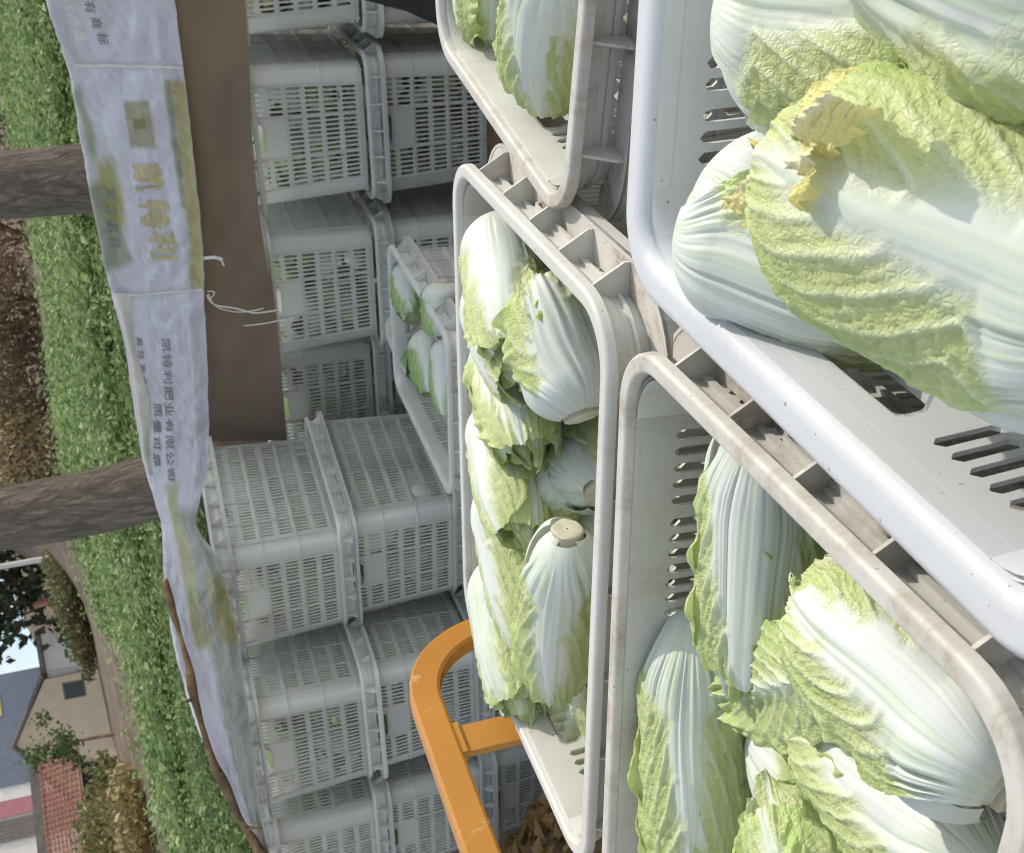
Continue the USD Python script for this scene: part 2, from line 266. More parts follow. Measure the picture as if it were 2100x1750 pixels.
# ------------------------------------------------------------------ the land: yard, field on the hillside, path
FWD = np.array([-0.52, 0.854])
def land(x, y):
    """Height of the ground above the yard."""
    dd = x * FWD[0] + y * FWD[1]
    z = np.interp(dd, [-60, 4.45, 4.75, 6.0, 14.0, 25.0, 60.0, 150, 600], [0.0, 0.0, 1.10, 1.27, 2.55, 3.75, 7.7, 17.5, 40])
    side = x * 0.854 + y * 0.52
    z = z - 0.045 * np.clip(-side - 0.5, 0, 12) * sm(4.5, 8, dd)
    z = z + 0.10 * (N3(np.stack([x * 0.5, y * 0.5, 0 * x], -1), 3) - 0.5) * sm(4.3, 7, dd)
    hill = np.maximum(dd - 19, 0) * 0.085 * sm(-0.09, 0.0, side / np.maximum(dd, 1)) * (dd < 400)
    z = z + hill * (1 + 0.25 * (N3(np.stack([x * 0.12, y * 0.12, 0 * x], -1), 8) - 0.5))
    heap = 0.62 * np.exp(-(((x + 3.25) / 0.42) ** 2 + ((y - 2.05) / 0.5) ** 2))
    return z + heap
def land_at(px, py):
    q = ray(px, py)
    for t in np.arange(4.0, 400, 0.02 if True else 1):
        p = q * t
        if p[2] + EYE[2] < land(np.array(p[0]), np.array(p[1])): return p + EYE
    return q * 120 + EYE
ax = np.unique(np.concatenate([np.linspace(-500, -60, 12), np.linspace(-60, -12, 49), np.linspace(-12, 8, 101), np.linspace(8, 60, 40), np.linspace(60, 400, 10)]))
ay = np.unique(np.concatenate([np.linspace(-200, -10, 12), np.linspace(-10, 14, 121), np.linspace(14, 60, 70), np.linspace(60, 600, 20)]))
gx, gy = np.meshgrid(ax, ay, indexing='ij')
gz = land(gx, gy)
part('ground', (np.stack([gx, gy, gz], -1).reshape(-1, 3), grid_faces(len(ax), len(ay))[:, ::-1]), m_soil, smooth=True, kind='structure')

def leafquads(rng, n, centers, size, flat=0.0, fold=0.25):
    """Small folded leaves at the given centres: 4 triangles each."""
    c = centers
    th = rng.uniform(0, 2 * np.pi, n); el = np.arcsin(rng.uniform(-1, 1, n)) * (1 - flat)
    a = np.stack([np.cos(th) * np.cos(el), np.sin(th) * np.cos(el), np.sin(el)], 1)
    h = rng.normal(size=(n, 3)); h[:, 2] += flat * 4; b = np.cross(h, a); b /= np.linalg.norm(b, axis=1, keepdims=True); nn = np.cross(a, b)
    s = size * rng.uniform(0.6, 1.3, n)[:, None]
    v = np.stack([c - a * s, c + b * s * 0.55 + nn * s * fold, c + a * s, c - b * s * 0.55 + nn * s * fold], 1).reshape(-1, 3)
    k = np.arange(n)[:, None] * 4
    fc = np.vstack([k + [0, 1, 2], k + [0, 2, 3]])
    return v, fc

rng = np.random.default_rng(5)
# the green field: leaf clumps sown by an instancer
protos = []
field = UsdGeom.PointInstancer.Define(stage, path_for('green_field'))
tag(field, 'green leafy crop covering the hillside behind the crates', 'crop field', kind='stuff')
for k in range(4):
    n = 32; c = rng.normal(size=(n, 3)) * [0.07, 0.07, 0.035] + [0, 0, 0.07]
    v, fc = leafquads(rng, n, c, 0.022, 0.45)
    part('leaf_clump', (v, fc), m_field, field.GetPrim()); protos.append(Sdf.Path(f'/World/green_field/leaf_clump' + ('' if k == 0 else f'_{k:03d}')))
cand = rng.uniform(0, 1, (90000, 2)) * [26, 10.9] + [-17, 4.75]     # side, forward
side, fw = cand[:, 0], cand[:, 1]
X = side * 0.854 + fw * FWD[0]; Y = side * 0.52 + fw * FWD[1]
bare = N3(np.stack([X * 0.8, Y * 0.8, 0 * X], -1), 11)
keep = (fw < 11.4 + 0.25 * np.sin(side * 2)) & (np.abs(side) < 4 + fw * 0.75)
left = side < -2.3
keep &= ~(left & (bare > 0.52) & (fw > 6.0)) & ~((side < -1.15) & (fw > 8.5))
for tx_, ty_ in ((-1.71, 5.62), (-2.77, 4.67)): keep &= np.hypot(X - tx_, Y - ty_) > 0.36
keep &= rng.uniform(size=len(X)) < np.clip(9.5 / (fw + 2), 0.3, 0.9)
X, Y, fw = X[keep], Y[keep], fw[keep]; n = len(X)
field.CreatePrototypesRel().SetTargets(protos)
field.CreateProtoIndicesAttr(Vt.IntArray.FromNumpy(rng.integers(0, 4, n).astype(np.int32)))
field.CreatePositionsAttr(Vt.Vec3fArray.FromNumpy(np.stack([X, Y, land(X, Y) - 0.01], -1).astype(np.float32)))
ang = rng.uniform(0, 2 * np.pi, n)
field.CreateOrientationsAttr(Vt.QuathArray([Gf.Quath(float(math.cos(a / 2)), 0.0, 0.0, float(math.sin(a / 2))) for a in ang]))
field.CreateScalesAttr(Vt.Vec3fArray.FromNumpy(((rng.uniform(0.7, 1.6, n) * np.where(fw < 6.5, 0.62, 1.0))[:, None] * np.ones((1, 3))).astype(np.float32)))

# ------------------------------------------------------------------ trees, shrubs, houses beyond
def bark_trunk(base, top, r0, r1, seed):
    n = 60; t = np.linspace(0, 1, n)[:, None]
    p = base + (top - base) * t + 0.03 * np.stack([np.sin(t[:, 0] * 5 + seed), np.cos(t[:, 0] * 4 + seed), 0 * t[:, 0]], 1)
    sides = 40; a = np.arange(sides) / sides
    q = np.stack(np.broadcast_arrays(np.cos(a * 6.283)[None] * 3.2, np.sin(a * 6.283)[None] * 3.2, t * 5.0), -1)
    j = 1 + 0.16 * (meshkit.fbm(q, 4, seed) - 0.5) + 0.10 * np.abs(N3(q * [2.4, 2.4, 0.7], seed + 9) - 0.5)
    flare = 1 + 0.35 * np.exp(-t[:, 0] * 18)
    return tube(p, (r0 + (r1 - r0) * t[:, 0]) * flare, sides, True, j)
def crown_leaves(rng, center, radii, n, size, clumps=26):
    cc = rng.normal(size=(clumps, 3)); cc /= np.linalg.norm(cc, axis=1, keepdims=True); cc *= rng.uniform(0.35, 0.95, (clumps, 1))
    k = rng.integers(0, clumps, n)
    c = center + (cc[k] + rng.normal(size=(n, 3)) * 0.16) * radii
    return leafquads(rng, n, c, size, 0.1)
def tree(base, top, r0, r1, crown_c, crown_r, nleaf, label, seed, leaf=m_crown, size=0.11):
    g = np.random.default_rng(seed)
    o = thing('tree', label, 'tree', base)
    part('trunk', bark_trunk(np.zeros(3), np.asarray(top) - base, r0, r1, seed), m_bark, o, smooth=True)
    c = np.asarray(crown_c) - base; s = np.asarray(top) - base
    for q in range(6):
        e = c + g.normal(size=3) * np.asarray(crown_r) * 0.45; tt = np.linspace(0, 1, 8)[:, None]
        p = s * 0.93 + (e - s * 0.93) * tt + np.array([0, 0, 0.25]) * np.sin(tt * 3.14)
        part('limb', tube(p, np.linspace(r1 * 0.6, 0.015, 8), 8), m_bark, o, smooth=True)
    part('crown', crown_leaves(g, c, np.asarray(crown_r), nleaf, size), leaf, o)
    return o
def on_land(p): return np.array([p[0], p[1], float(land(np.array(p[0]), np.array(p[1])))])
b1 = at(190, 372, dep=5.5); b1 = on_land(b1) - [0, 0, 0.25]; t1 = at(-480, 372, dep=5.4) + EYE
tree(b1, t1, 0.165, 0.15, t1 + [0.6, 0.5, 4.5], (1.6, 1.5, 1.2), 1300, 'thick grey tree trunk standing upright right of the leaning one', 21)
b2 = at(340, 965, dep=5.2); b2 = on_land(b2) - [0, 0, 0.25]; t2 = at(-430, 1175, dep=5.0) + EYE
tree(b2, t2, 0.15, 0.132, t2 + [0.3, 0.6, 4.5], (1.6, 1.5, 1.2), 1300, 'furrowed tree trunk leaning over the printed sacking cover', 22)
sb = on_land((2.3, 7.6)); 
tree(sb, sb + [0.0, -0.1, 3.0], 0.17, 0.14, np.array([2.15, 6.55, 4.75]), (1.9, 0.8, 0.9), 3900, 'leafy tree shading the stacked crates from the right', 23, size=0.12)

def shrub(px, py, dist, w, h, leaf, name, label, seed, n=420, size=0.10, cat='shrub', group=None):
    g = np.random.default_rng(seed)
    p = at(px, py, dep=dist); p = on_land(p)
    o = thing(name, label, cat, p, group=group)
    c = g.normal(size=(n, 3)); c /= np.linalg.norm(c, axis=1, keepdims=True); c *= g.uniform(0.2, 1, (n, 1)) ** 0.5
    lump = 0.7 + 0.6 * N3(c * 2.2 + seed * 3.1, seed)
    c = c * lump[:, None] * [w / 2, w / 2, h / 2] + [0, 0, h * 0.48]
    c[:, 2] = np.maximum(c[:, 2], 0.02)
    part('foliage', leafquads(g, n, c, size, 0.0), leaf, o)
    st = []
    for q in range(5):
        e = g.normal(size=3) * [w * 0.22, w * 0.22, 0] + [0, 0, h * 0.75]
        st.append(tube(np.linspace([0, 0, -0.05], e, 4), np.linspace(0.02, 0.006, 4) * (1 + h * 0.3), 5))
    part('stem', join(st), m_stick, o)
    return o
k = 0
for (px, py, dist, w, h, lf, lab) in [
    (25, 230, 16, 2.0, 1.0, m_brown, 'brown withered bush at the field edge, rightmost of the row'),
    (45, 330, 17, 2.2, 0.9, m_brown, 'brown withered bush beside the upright tree trunk'),
    (55, 490, 17, 2.4, 1.4, m_brown, 'rusty brown bush just left of the upright tree trunk'),
    (40, 560, 19, 2.4, 1.8, m_olive, 'olive bush rising above the rusty brown one'),
    (90, 610, 18, 2.2, 1.0, m_brown, 'dull brown bush low at the edge of the crop'),
    (70, 680, 19, 2.6, 1.4, m_green, 'green bush between the brown bushes along the crop'),
    (110, 740, 18, 2.2, 1.1, m_brown, 'tan bush in the middle of the field edge'),
    (115, 830, 19, 2.4, 1.5, m_brown, 'tan bush with a ragged top behind the crop'),
    (140, 900, 18, 2.2, 1.3, m_weed, 'straw coloured bush right of the leaning trunk'),
    (95, 920, 22, 2.8, 1.8, m_olive, 'olive bush behind the straw coloured one'),
    (150, 970, 19, 1.8, 1.0, m_brown, 'small tan bush at the foot of the leaning trunk'),
    (20, 100, 24, 3.5, 2.2, m_olive, 'broad olive bush at the far right behind the crop'),
    (10, 280, 24, 3.5, 2.4, m_brown, 'tall rusty bush just right of the upright trunk'),
    (25, 480, 26, 4.0, 3.0, m_olive, 'tall olive bush left of the upright trunk, in the second row'),
    (40, 620, 27, 4.0, 3.0, m_dark, 'dark bush in the second row midway between the trunks'),
    (60, 740, 26, 3.8, 2.8, m_olive, 'olive bush in the second row nearer the leaning trunk'),
    (80, 850, 27, 4.0, 3.0, m_dark, 'dark bush in the second row right beside the leaning trunk'),
    (178, 1170, 30, 3.0, 0.55, m_olive, 'olive bush beside the pale pole behind the dirt path'),
    (180, 1220, 31, 3.0, 0.6, m_weed, 'yellowish bush behind the dirt path below the orange wall'),
    (188, 1270, 31, 3.0, 0.6, m_olive, 'olive bush in front of the white house wall'),
    (205, 1310, 30, 2.0, 0.6, m_weed, 'yellow bush at the end of the dirt path'),
    (275, 1650, 17, 1.0, 0.4, m_olive, 'olive bush right of the red tiled shed'),
    (270, 1625, 16, 1.3, 0.6, m_olive, 'bushy olive shrub below the red tiled roof'),
    (275, 1700, 15, 1.4, 0.7, m_weed, 'yellowing shrub below the red tiled roof'),
    (282, 1740, 14, 1.6, 0.85, m_olive, 'tall olive shrub at the lower left of the shed'),
    (290, 1800, 14, 1.6, 0.85, m_weed, 'yellowing shrub at the lower left corner of the field'),
    (300, 1665, 12, 1.2, 0.3, m_weed, 'low dry brown weeds among the crop'),
    (300, 1690, 11, 1.2, 0.3, m_weed, 'low dry brown weeds nearest the branch'),
    (185, 1285, 45, 3.0, 1.2, m_green, 'green bush against the white wall'),
]:
    k += 1; shrub(px, py, dist, w, h, lf, 'shrub', lab, 100 + k, n=900, size=0.030 + dist * 0.0014)
k = 0
for (px, py, dist, w, h, lf, lab) in [
    (60, 120, 40, 8, 7, m_dark, 'dark tree at the far right beyond the field'),
    (20, 420, 44, 8, 7, m_dark, 'dark tree behind the upright trunk'),
    (30, 640, 46, 8, 7, m_dark, 'dark tree beyond the bushes, second right of the leaning trunk'),
    (40, 800, 44, 8, 8, m_dark, 'dark tree beyond the bushes next to the leaning trunk'),
    (60, 960, 48, 9, 9, m_dark, 'dark tree partly hidden by the leaning trunk'),
    (90, 1080, 52, 8, 9, m_dark, 'dark tree behind the pale pole'),
    (95, 1180, 58, 8, 7.2, m_dark, 'dark tree with sky showing through beside the white house'),
]:
    k += 1; o = shrub(px, py, dist, w, h, lf, 'dark_tree', lab, 300 + k, n=1500, size=0.34, cat='tree')
# foliage hanging in front of the beige gable
p = at(150, 1525, dep=26); p = on_land(p)
o = thing('young_tree', 'young green tree in front of the beige gable wall', 'tree', p)
gh = float(at(40, 1470, dep=26)[2] + EYE[2] - p[2])
part('trunk', tube(np.linspace([0, 0, -0.1], [0.1, 0, gh * 0.9], 8), np.linspace(0.05, 0.015, 8), 8), m_stick, o, smooth=True)
g = np.random.default_rng(77)
part('crown', crown_leaves(g, np.array([0, 0, gh * 0.66]), np.array([0.75, 0.75, gh * 0.34]), 800, 0.06, 14), m_green, o)

# dirt path
pp = [land_at(x, y) for x, y in [(205, 1000), (210, 1080), (214, 1150), (222, 1220), (232, 1290), (242, 1340)]]
pw = [land_at(x, y) for x, y in [(222, 1000), (228, 1080), (236, 1150), (240, 1220), (247, 1290), (252, 1340)]]
pv, pf = [], []
for i in range(len(pp)):
    for s in np.linspace(0, 1, 5):
        q = pp[i] * (1 - s) + pw[i] * s; pv.append([q[0], q[1], float(land(np.array(q[0]), np.array(q[1]))) + 0.03])
part('path', (np.array(pv), grid_faces(len(pp), 5)), m_path, smooth=True, kind='structure')

def facing(px, py, dist, yaw=0.0):
    """A frame at the ground point seen there: x to the right as seen from the yard, y away, z up."""
    p = at(px, py, dep=dist) + EYE; h = p[:2] / np.linalg.norm(p[:2])
    right = np.array([h[1], -h[0], 0]); away = np.array([h[0], h[1], 0])
    R = np.stack([right, away, [0, 0, 1.0]], 1) @ rz(yaw)
    return p, R
# house with beige gable and white side wall
P, R = facing(232, 1366, 60, -0.15)
o = thing('house', 'low house with beige gable wall, dark window and white side wall', 'house', P, R)
W_ = 6.0; hh = 3.4
gable = Polygon([(-W_, -1.0), (0, -1.0), (0, hh), (-W_ * 0.5, hh + 1.8), (-W_, hh - 0.1)])
win = sbox(-1.25, 1.5, -0.35, 2.6)
def ext(poly, th):                                                    # polygon in x,z extruded along y
    m = trimesh.creation.extrude_polygon(poly, th, engine='earcut'); v = m.vertices.copy(); m.vertices = np.stack([v[:, 0], v[:, 2], v[:, 1]], 1); m.faces = m.faces[:, ::-1]; return m
part('gable_wall', ext(gable.difference(win), 0.25), m_wallb, o)
w = part('window', join([bx(-1.25, -1.18, 0.02, 0.12, 1.5, 2.6), bx(-0.42, -0.35, 0.02, 0.12, 1.5, 2.6), bx(-1.18, -0.42, 0.02, 0.12, 1.5, 1.57), bx(-1.18, -0.42, 0.02, 0.12, 2.53, 2.6)]), m_eave, o)
part('pane', bx(-1.18, -0.42, 0.06, 0.08, 1.57, 2.53), m_pane, w)
part('side_wall', bx(0.02, 0.3, 0.26, 4.0, -1.0, hh - 0.15), m_wallw, o)
sidew = part('lean_to_wall', bx(0.31, 2.3, 0.3, 0.55, -1.0, hh - 0.1), m_wallw, o)
rf = part('roof', join([ext(Polygon([(-W_ - 0.3, hh - 0.4), (-W_ * 0.5, hh + 1.82), (-W_ * 0.5, hh + 2.0), (-W_ - 0.35, hh - 0.2)]), 5), ext(Polygon([(0.2, hh), (-W_ * 0.5, hh + 1.82), (-W_ * 0.5, hh + 2.0), (0.25, hh + 0.2)]), 5)]), m_eave, o)
part('verge_board', join([tube(np.array([[-W_ - 0.35, -0.25, hh - 0.3], [-W_ * 0.5, -0.25, hh + 1.95]]), 0.1, 8), tube(np.array([[0.25, -0.25, hh + 0.05], [-W_ * 0.5, -0.25, hh + 1.95]]), 0.08, 8)]), m_eave, rf)
part('lean_to_roof', bx(0.26, 2.5, 0.1, 2.5, hh - 0.08, hh + 0.14), m_eave, o)
# orange brick wall beyond the pole
P, R = facing(218, 1180, 58, 0.1)
o = thing('brick_wall', 'broken orange brick wall between the pale pole and the white house', 'wall', P, R)
g = np.random.default_rng(9)
for i in range(9):
    x = -3.4 + i * 0.8; h = g.uniform(1.1, 1.9)
    part('wall_block', bx(x, x + 0.78, 0, 0.4, -1, h), m_rubble, o)
# red tiled shed
P, R = facing(240, 1612, 40, 0.08)
o = thing('tiled_shed', 'low shed with red tiled roof at the lower left', 'shed', P, R)
hs = 1.15
part('wall', bx(-5, 1.05, 0.35, 0.6, -1.2, hs), m_darkwall, o)
part('end_wall', bx(1.06, 1.3, 0.36, 2.6, -1.2, hs + 0.3), m_wallb, o)
slope = []
rf = None
for i in range(10):
    y0 = -0.05 + i * 0.2; z0 = hs + i * 0.16
    row = []
    for j in range(36):
        xa = -5.2 + j * 0.19
        t = np.linspace(0, np.pi, 6); prof = np.stack([xa + 0.095 - 0.09 * np.cos(t), 0 * t, 0.045 * np.sin(t)], 1)
        v = np.vstack([prof + [0, y0, z0 + 0.045], prof + [0, y0 + 0.24, z0 + 0.192]])
        row.append(trimesh.Trimesh(v, grid_faces(2, 6), process=False))
    row.append(bx(-5.2, 1.6, y0, y0 + 0.02, z0 - 0.02, z0 + 0.043))
    part('tile_row', join(row), m_tile, o)
part('ridge', bx(-5.2, 1.6, 1.93, 2.25, hs + 1.58, hs + 1.95), m_eave, o)
# buildings further back
P, R = facing(150, 1760, 80, 0.1)
o = thing('white_building', 'white building with pink band and grey shutters at the lower left corner', 'building', P, R)
part('wall', bx(-9, 3.74, 0, 5, -4, 5.6), m_wallw, o)
part('pink_band', bx(3.75, 4.85, -0.08, 1.0, -4, 5.5), m_pink, o)
part('pillar', bx(4.87, 5.2, -0.06, 1.0, -4, 5.6), m_wallw, o)
for i in range(6): part('shutter_slat', bx(2.1 + i * 0.26, 2.27 + i * 0.26, -0.10, -0.004, -4, 5.2), m_eave, o)
P, R = facing(100, 1440, 95, 0.0)
o = thing('grey_building', 'grey blue building behind the gable house', 'building', P, R)
part('wall', bx(-6, 3, 0, 5, -4, 4.6), m_greywall, o); part('end_wall', bx(-12, -6.02, 0.2, 5, -4, 5.0), m_wallw, o)
part('yellow_panel', bx(-0.3, 1.6, -0.1, -0.003, 3.65, 4.5), m_yellow, o)
P, R = facing(152, 1136, 32, 0)
o = thing('utility_pole', 'pale thin pole standing left of the leaning trunk', 'pole', P, R)
part('shaft', tube(np.linspace([0, 0, -0.5], [0.0, 0, 6.5], 12), np.linspace(0.085, 0.065, 12), 12), m_pole, o, smooth=True)
part('cross_arm', bx(-0.7, 0.7, -0.05, 0.05, 5.9, 6.0), m_pole, o)
P, R = facing(172, 1190, 45, 0)
o = thing('marker_post', 'slanting whitish post with an orange top by the orange wall', 'post', P, R)
part('shaft', tube(np.array([[0, 0, -0.2], [-0.5, 0, 1.4]]), 0.07, 8), m_pole, o)
part('cap', tube(np.array([[-0.52, 0, 1.42], [-0.66, 0, 1.95]]), [0.2, 0.12], 10), m_tile, o)

# ------------------------------------------------------------------ plastic crates
CL, CW, CH = 0.615, 0.44, 0.372
def rrect(l, w, r, n=8):
    pts = []
    for cx, cy, a0 in ((l / 2 - r, w / 2 - r, 0), (-l / 2 + r, w / 2 - r, 90), (-l / 2 + r, -w / 2 + r, 180), (l / 2 - r, -w / 2 + r, 270)):
        for a in np.radians(np.linspace(a0, a0 + 90, n)): pts.append([cx + r * math.cos(a), cy + r * math.sin(a)])
    return np.array(pts)
def ring_sweep(l, w, r, prof, n=8):
    """prof: closed list of (outward offset, z)."""
    rows = []
    for off, z in prof:
        p = rrect(l + 2 * off, w + 2 * off, max(r + off, 0.004), n); rows.append(np.column_stack([p, np.full(len(p), z)]))
    v = np.stack(rows, 0); k, m = v.shape[:2]
    v = np.concatenate([v, v[:1]], 0)
    return trimesh.Trimesh(v.reshape(-1, 3), grid_faces(k + 1, m, True)[:, ::-1], process=True)
def slot(x0, x1, z0, z1, r=0.42):
    q = (x1 - x0) * r
    return Polygon([(x0 + q, z0), (x1 - q, z0), (x1, z0 + q), (x1, z1 - q), (x1 - q, z1), (x0 + q, z1), (x0, z1 - q), (x0, z0 + q)])
TOPB, ROWP, SLH, NROW, PITCH, SLW = 0.040, 0.0535, 0.041, 6, 0.0146, 0.0086
RC = 0.052                                         # corner radius of the basket
INS0 = 0.014
def inset(z): return INS0 + 0.016 * (-z / CH)     # z from 0 (rim) down to -CH
def wall_mesh(length, bays, handle, gap=0.006):
    """Flat panel with slots (x along, z down from the rim), its rib grid, and where the ribs go."""
    half = length / 2
    holes, ribx = [], []
    total = sum(bays) * PITCH + (len(bays) - 1) * gap
    x = -total / 2
    for b, nb in enumerate(bays):
        for k in range(nb):
            for row in range(NROW):
                z1 = -TOPB - row * ROWP; z0 = z1 - SLH
                if handle and b == 1 and row < 2: continue
                holes.append(slot(x + k * PITCH + (PITCH - SLW) / 2, x + k * PITCH + (PITCH + SLW) / 2, z0, z1))
        x += nb * PITCH
        if b < len(bays) - 1: ribx.append(x + gap / 2); x += gap
    ribx = [-total / 2 - 0.002] + ribx + [total / 2 + 0.002]
    if handle:
        hw = bays[1] * PITCH / 2 - 0.003
        hz = -TOPB + 0.002
        h = Polygon([(-hw, hz), (hw, hz), (hw, hz - 0.016), (hw - 0.018, hz - 0.035), (-hw + 0.018, hz - 0.035), (-hw, hz - 0.016)]).buffer(-0.006).buffer(0.006, quad_segs=4)
        holes.append(h)
    panel = sbox(-half, -CH + 0.002, half, -0.008)
    panel = Polygon(panel.exterior.coords, [list(h.exterior.coords)[:-1] for h in holes])
    m = trimesh.creation.extrude_polygon(panel, 0.003, engine='earcut')
    ms = [m]
    zs = [-TOPB + 0.006] + [-TOPB - (2 * k) * ROWP + (ROWP - SLH) / 2 for k in (1, 2)] + [-TOPB - NROW * ROWP + 0.006]
    for z in zs:
        b = bx(-half, half, z - 0.0026, z + 0.0026, 0.0032, 0.0068); ms.append(b)
    for xx in ribx:
        b = bx(xx - 0.0026, xx + 0.0026, -CH + 0.004, -TOPB + 0.006, 0.0032, 0.0060); ms.append(b)
    if handle:
        ho = h.buffer(0.0025, quad_segs=3)
        ms.append(trimesh.creation.extrude_polygon(ho.difference(h), 0.012, engine='earcut'))
    return join(ms)
def place_wall(m, half_span, length, side):
    """side 0: +y, 1: -y, 2: -x, 3: +x.  Local x along, y down-z, z outwards."""
    v = m.vertices.copy(); z = v[:, 1]; ins = inset(z)
    al = v[:, 0] * (1 - (ins - INS0) / (length / 2)); out = half_span - ins + v[:, 2] - 0.003
    if side == 0: w = np.stack([-al, out, z], 1)
    if side == 1: w = np.stack([al, -out, z], 1)
    if side == 2: w = np.stack([-out, -al, z], 1)
    if side == 3: w = np.stack([out, al, z], 1)
    return trimesh.Trimesh(w, m.faces, process=False)
SW = CW - 2 * 0.014 - 2 * RC; LW = CL - 2 * 0.014 - 2 * RC
short_panel = wall_mesh(SW, (6, 8, 6), True)
long_panel = wall_mesh(LW, (6, 7, 7, 7, 5), False)
def corner_mesh(sx, sy):
    a = np.radians(np.linspace(0, 90, 9)); rows = []
    for z in (-0.008, -CH * 0.5, -CH + 0.002):
        i = inset(z)
        for rr in (RC, RC - 0.003):
            pass
        cx, cy = CL / 2 - i - RC, CW / 2 - i - RC
        rows.append(np.column_stack([cx + RC * np.cos(a), cy + RC * np.sin(a), np.full(9, z)]))
    out = np.stack(rows); inn = out.copy()
    for k, z in enumerate((-0.008, -CH * 0.5, -CH + 0.002)):
        i = inset(z); cx, cy = CL / 2 - i - RC, CW / 2 - i - RC
        inn[k, :, 0] = cx + (RC - 0.003) * np.cos(a); inn[k, :, 1] = cy + (RC - 0.003) * np.sin(a)
    ms = [(out.reshape(-1, 3), grid_faces(3, 9)[:, ::-1]), (inn.reshape(-1, 3), grid_faces(3, 9))]
    m = join(ms)
    for z in (-TOPB + 0.006, -TOPB - 2 * ROWP + 0.0045, -TOPB - 4 * ROWP + 0.0045, -TOPB - 6 * ROWP + 0.006):   # the rib lines run round the corner
        i = inset(z); cx, cy = CL / 2 - i - RC, CW / 2 - i - RC
        o = np.column_stack([cx + (RC + 0.0035) * np.cos(a), cy + (RC + 0.0035) * np.sin(a)]); q = np.column_stack([cx + (RC - .001) * np.cos(a), cy + (RC - .001) * np.sin(a)])
        v = np.stack([np.column_stack([q, np.full(9, z + 0.0016)]), np.column_stack([o, np.full(9, z + 0.0016)]), np.column_stack([o, np.full(9, z - 0.0016)]), np.column_stack([q, np.full(9, z - 0.0016)])])
        m = join([m, (v.reshape(-1, 3), grid_faces(4, 9))])
    v = m.vertices * [sx, sy, 1]
    return trimesh.Trimesh(v, m.faces if sx * sy > 0 else m.faces[:, ::-1], process=False)
def floor_mesh():
    i = inset(-CH) + 0.004; hx, hy = CL / 2 - i, CW / 2 - i; ms = []
    for y in np.linspace(-hy + 0.012, hy - 0.012, 15): ms.append(bx(-hx, hx, y - 0.0045, y + 0.0045, -CH + 0.001, -CH + 0.004))
    for x in np.linspace(-hx + 0.01, hx - 0.01, 9): ms.append(bx(x - 0.006, x + 0.006, -hy, hy, -CH + 0.0042, -CH + 0.0085))
    return join(ms)
fl = floor_mesh()
def arc(cx, cz, r, a0, a1, n): return [(cx + r * math.cos(t), cz + r * math.sin(t)) for t in np.radians(np.linspace(a0, a1, n))]
def lip_prof(wide, skirt=0.010):
    r = min(0.011, wide * 0.42)
    q = r if wide > 0.02 else 0.0038
    return arc(-q, -q, q, 0, 90, 6) + arc(-wide + q, -q, q, 90, 180, 6) + [(-wide - 0.001, -0.022), (-wide + 0.002, -0.024), (-0.008, -skirt + 0.003), (-0.003, -skirt), (0.0, -skirt)]
CHW = 0.017                                        # how far the ledge under the rim stands out
def clip_sides(poly, sides, inner):
    keep = []
    big = 2.0
    if 'F' in sides: keep.append(sbox(-big, CW / 2 - 0.03, big, big))
    if 'N' in sides: keep.append(sbox(-big, -big, big, -CW / 2 + 0.03))
    if 'L' in sides: keep.append(sbox(-big, -big, -CL / 2 + 0.03, big))
    if 'R' in sides: keep.append(sbox(CL / 2 - 0.03, -big, big, big))
    poly = poly.intersection(union_all(keep))
    for s, b in (('F', sbox(-big, CW / 2 + 0.001, big, big)), ('N', sbox(-big, -big, big, -CW / 2 - 0.001)), ('L', sbox(-big, -big, -CL / 2 - 0.001, big)), ('R', sbox(CL / 2 + 0.001, -big, big, big))):
        if s not in sides: poly = poly.difference(b)
    return poly
def polys(g): return [p for p in getattr(g, 'geoms', [g]) if p.geom_type == 'Polygon' and p.area > 1e-7]
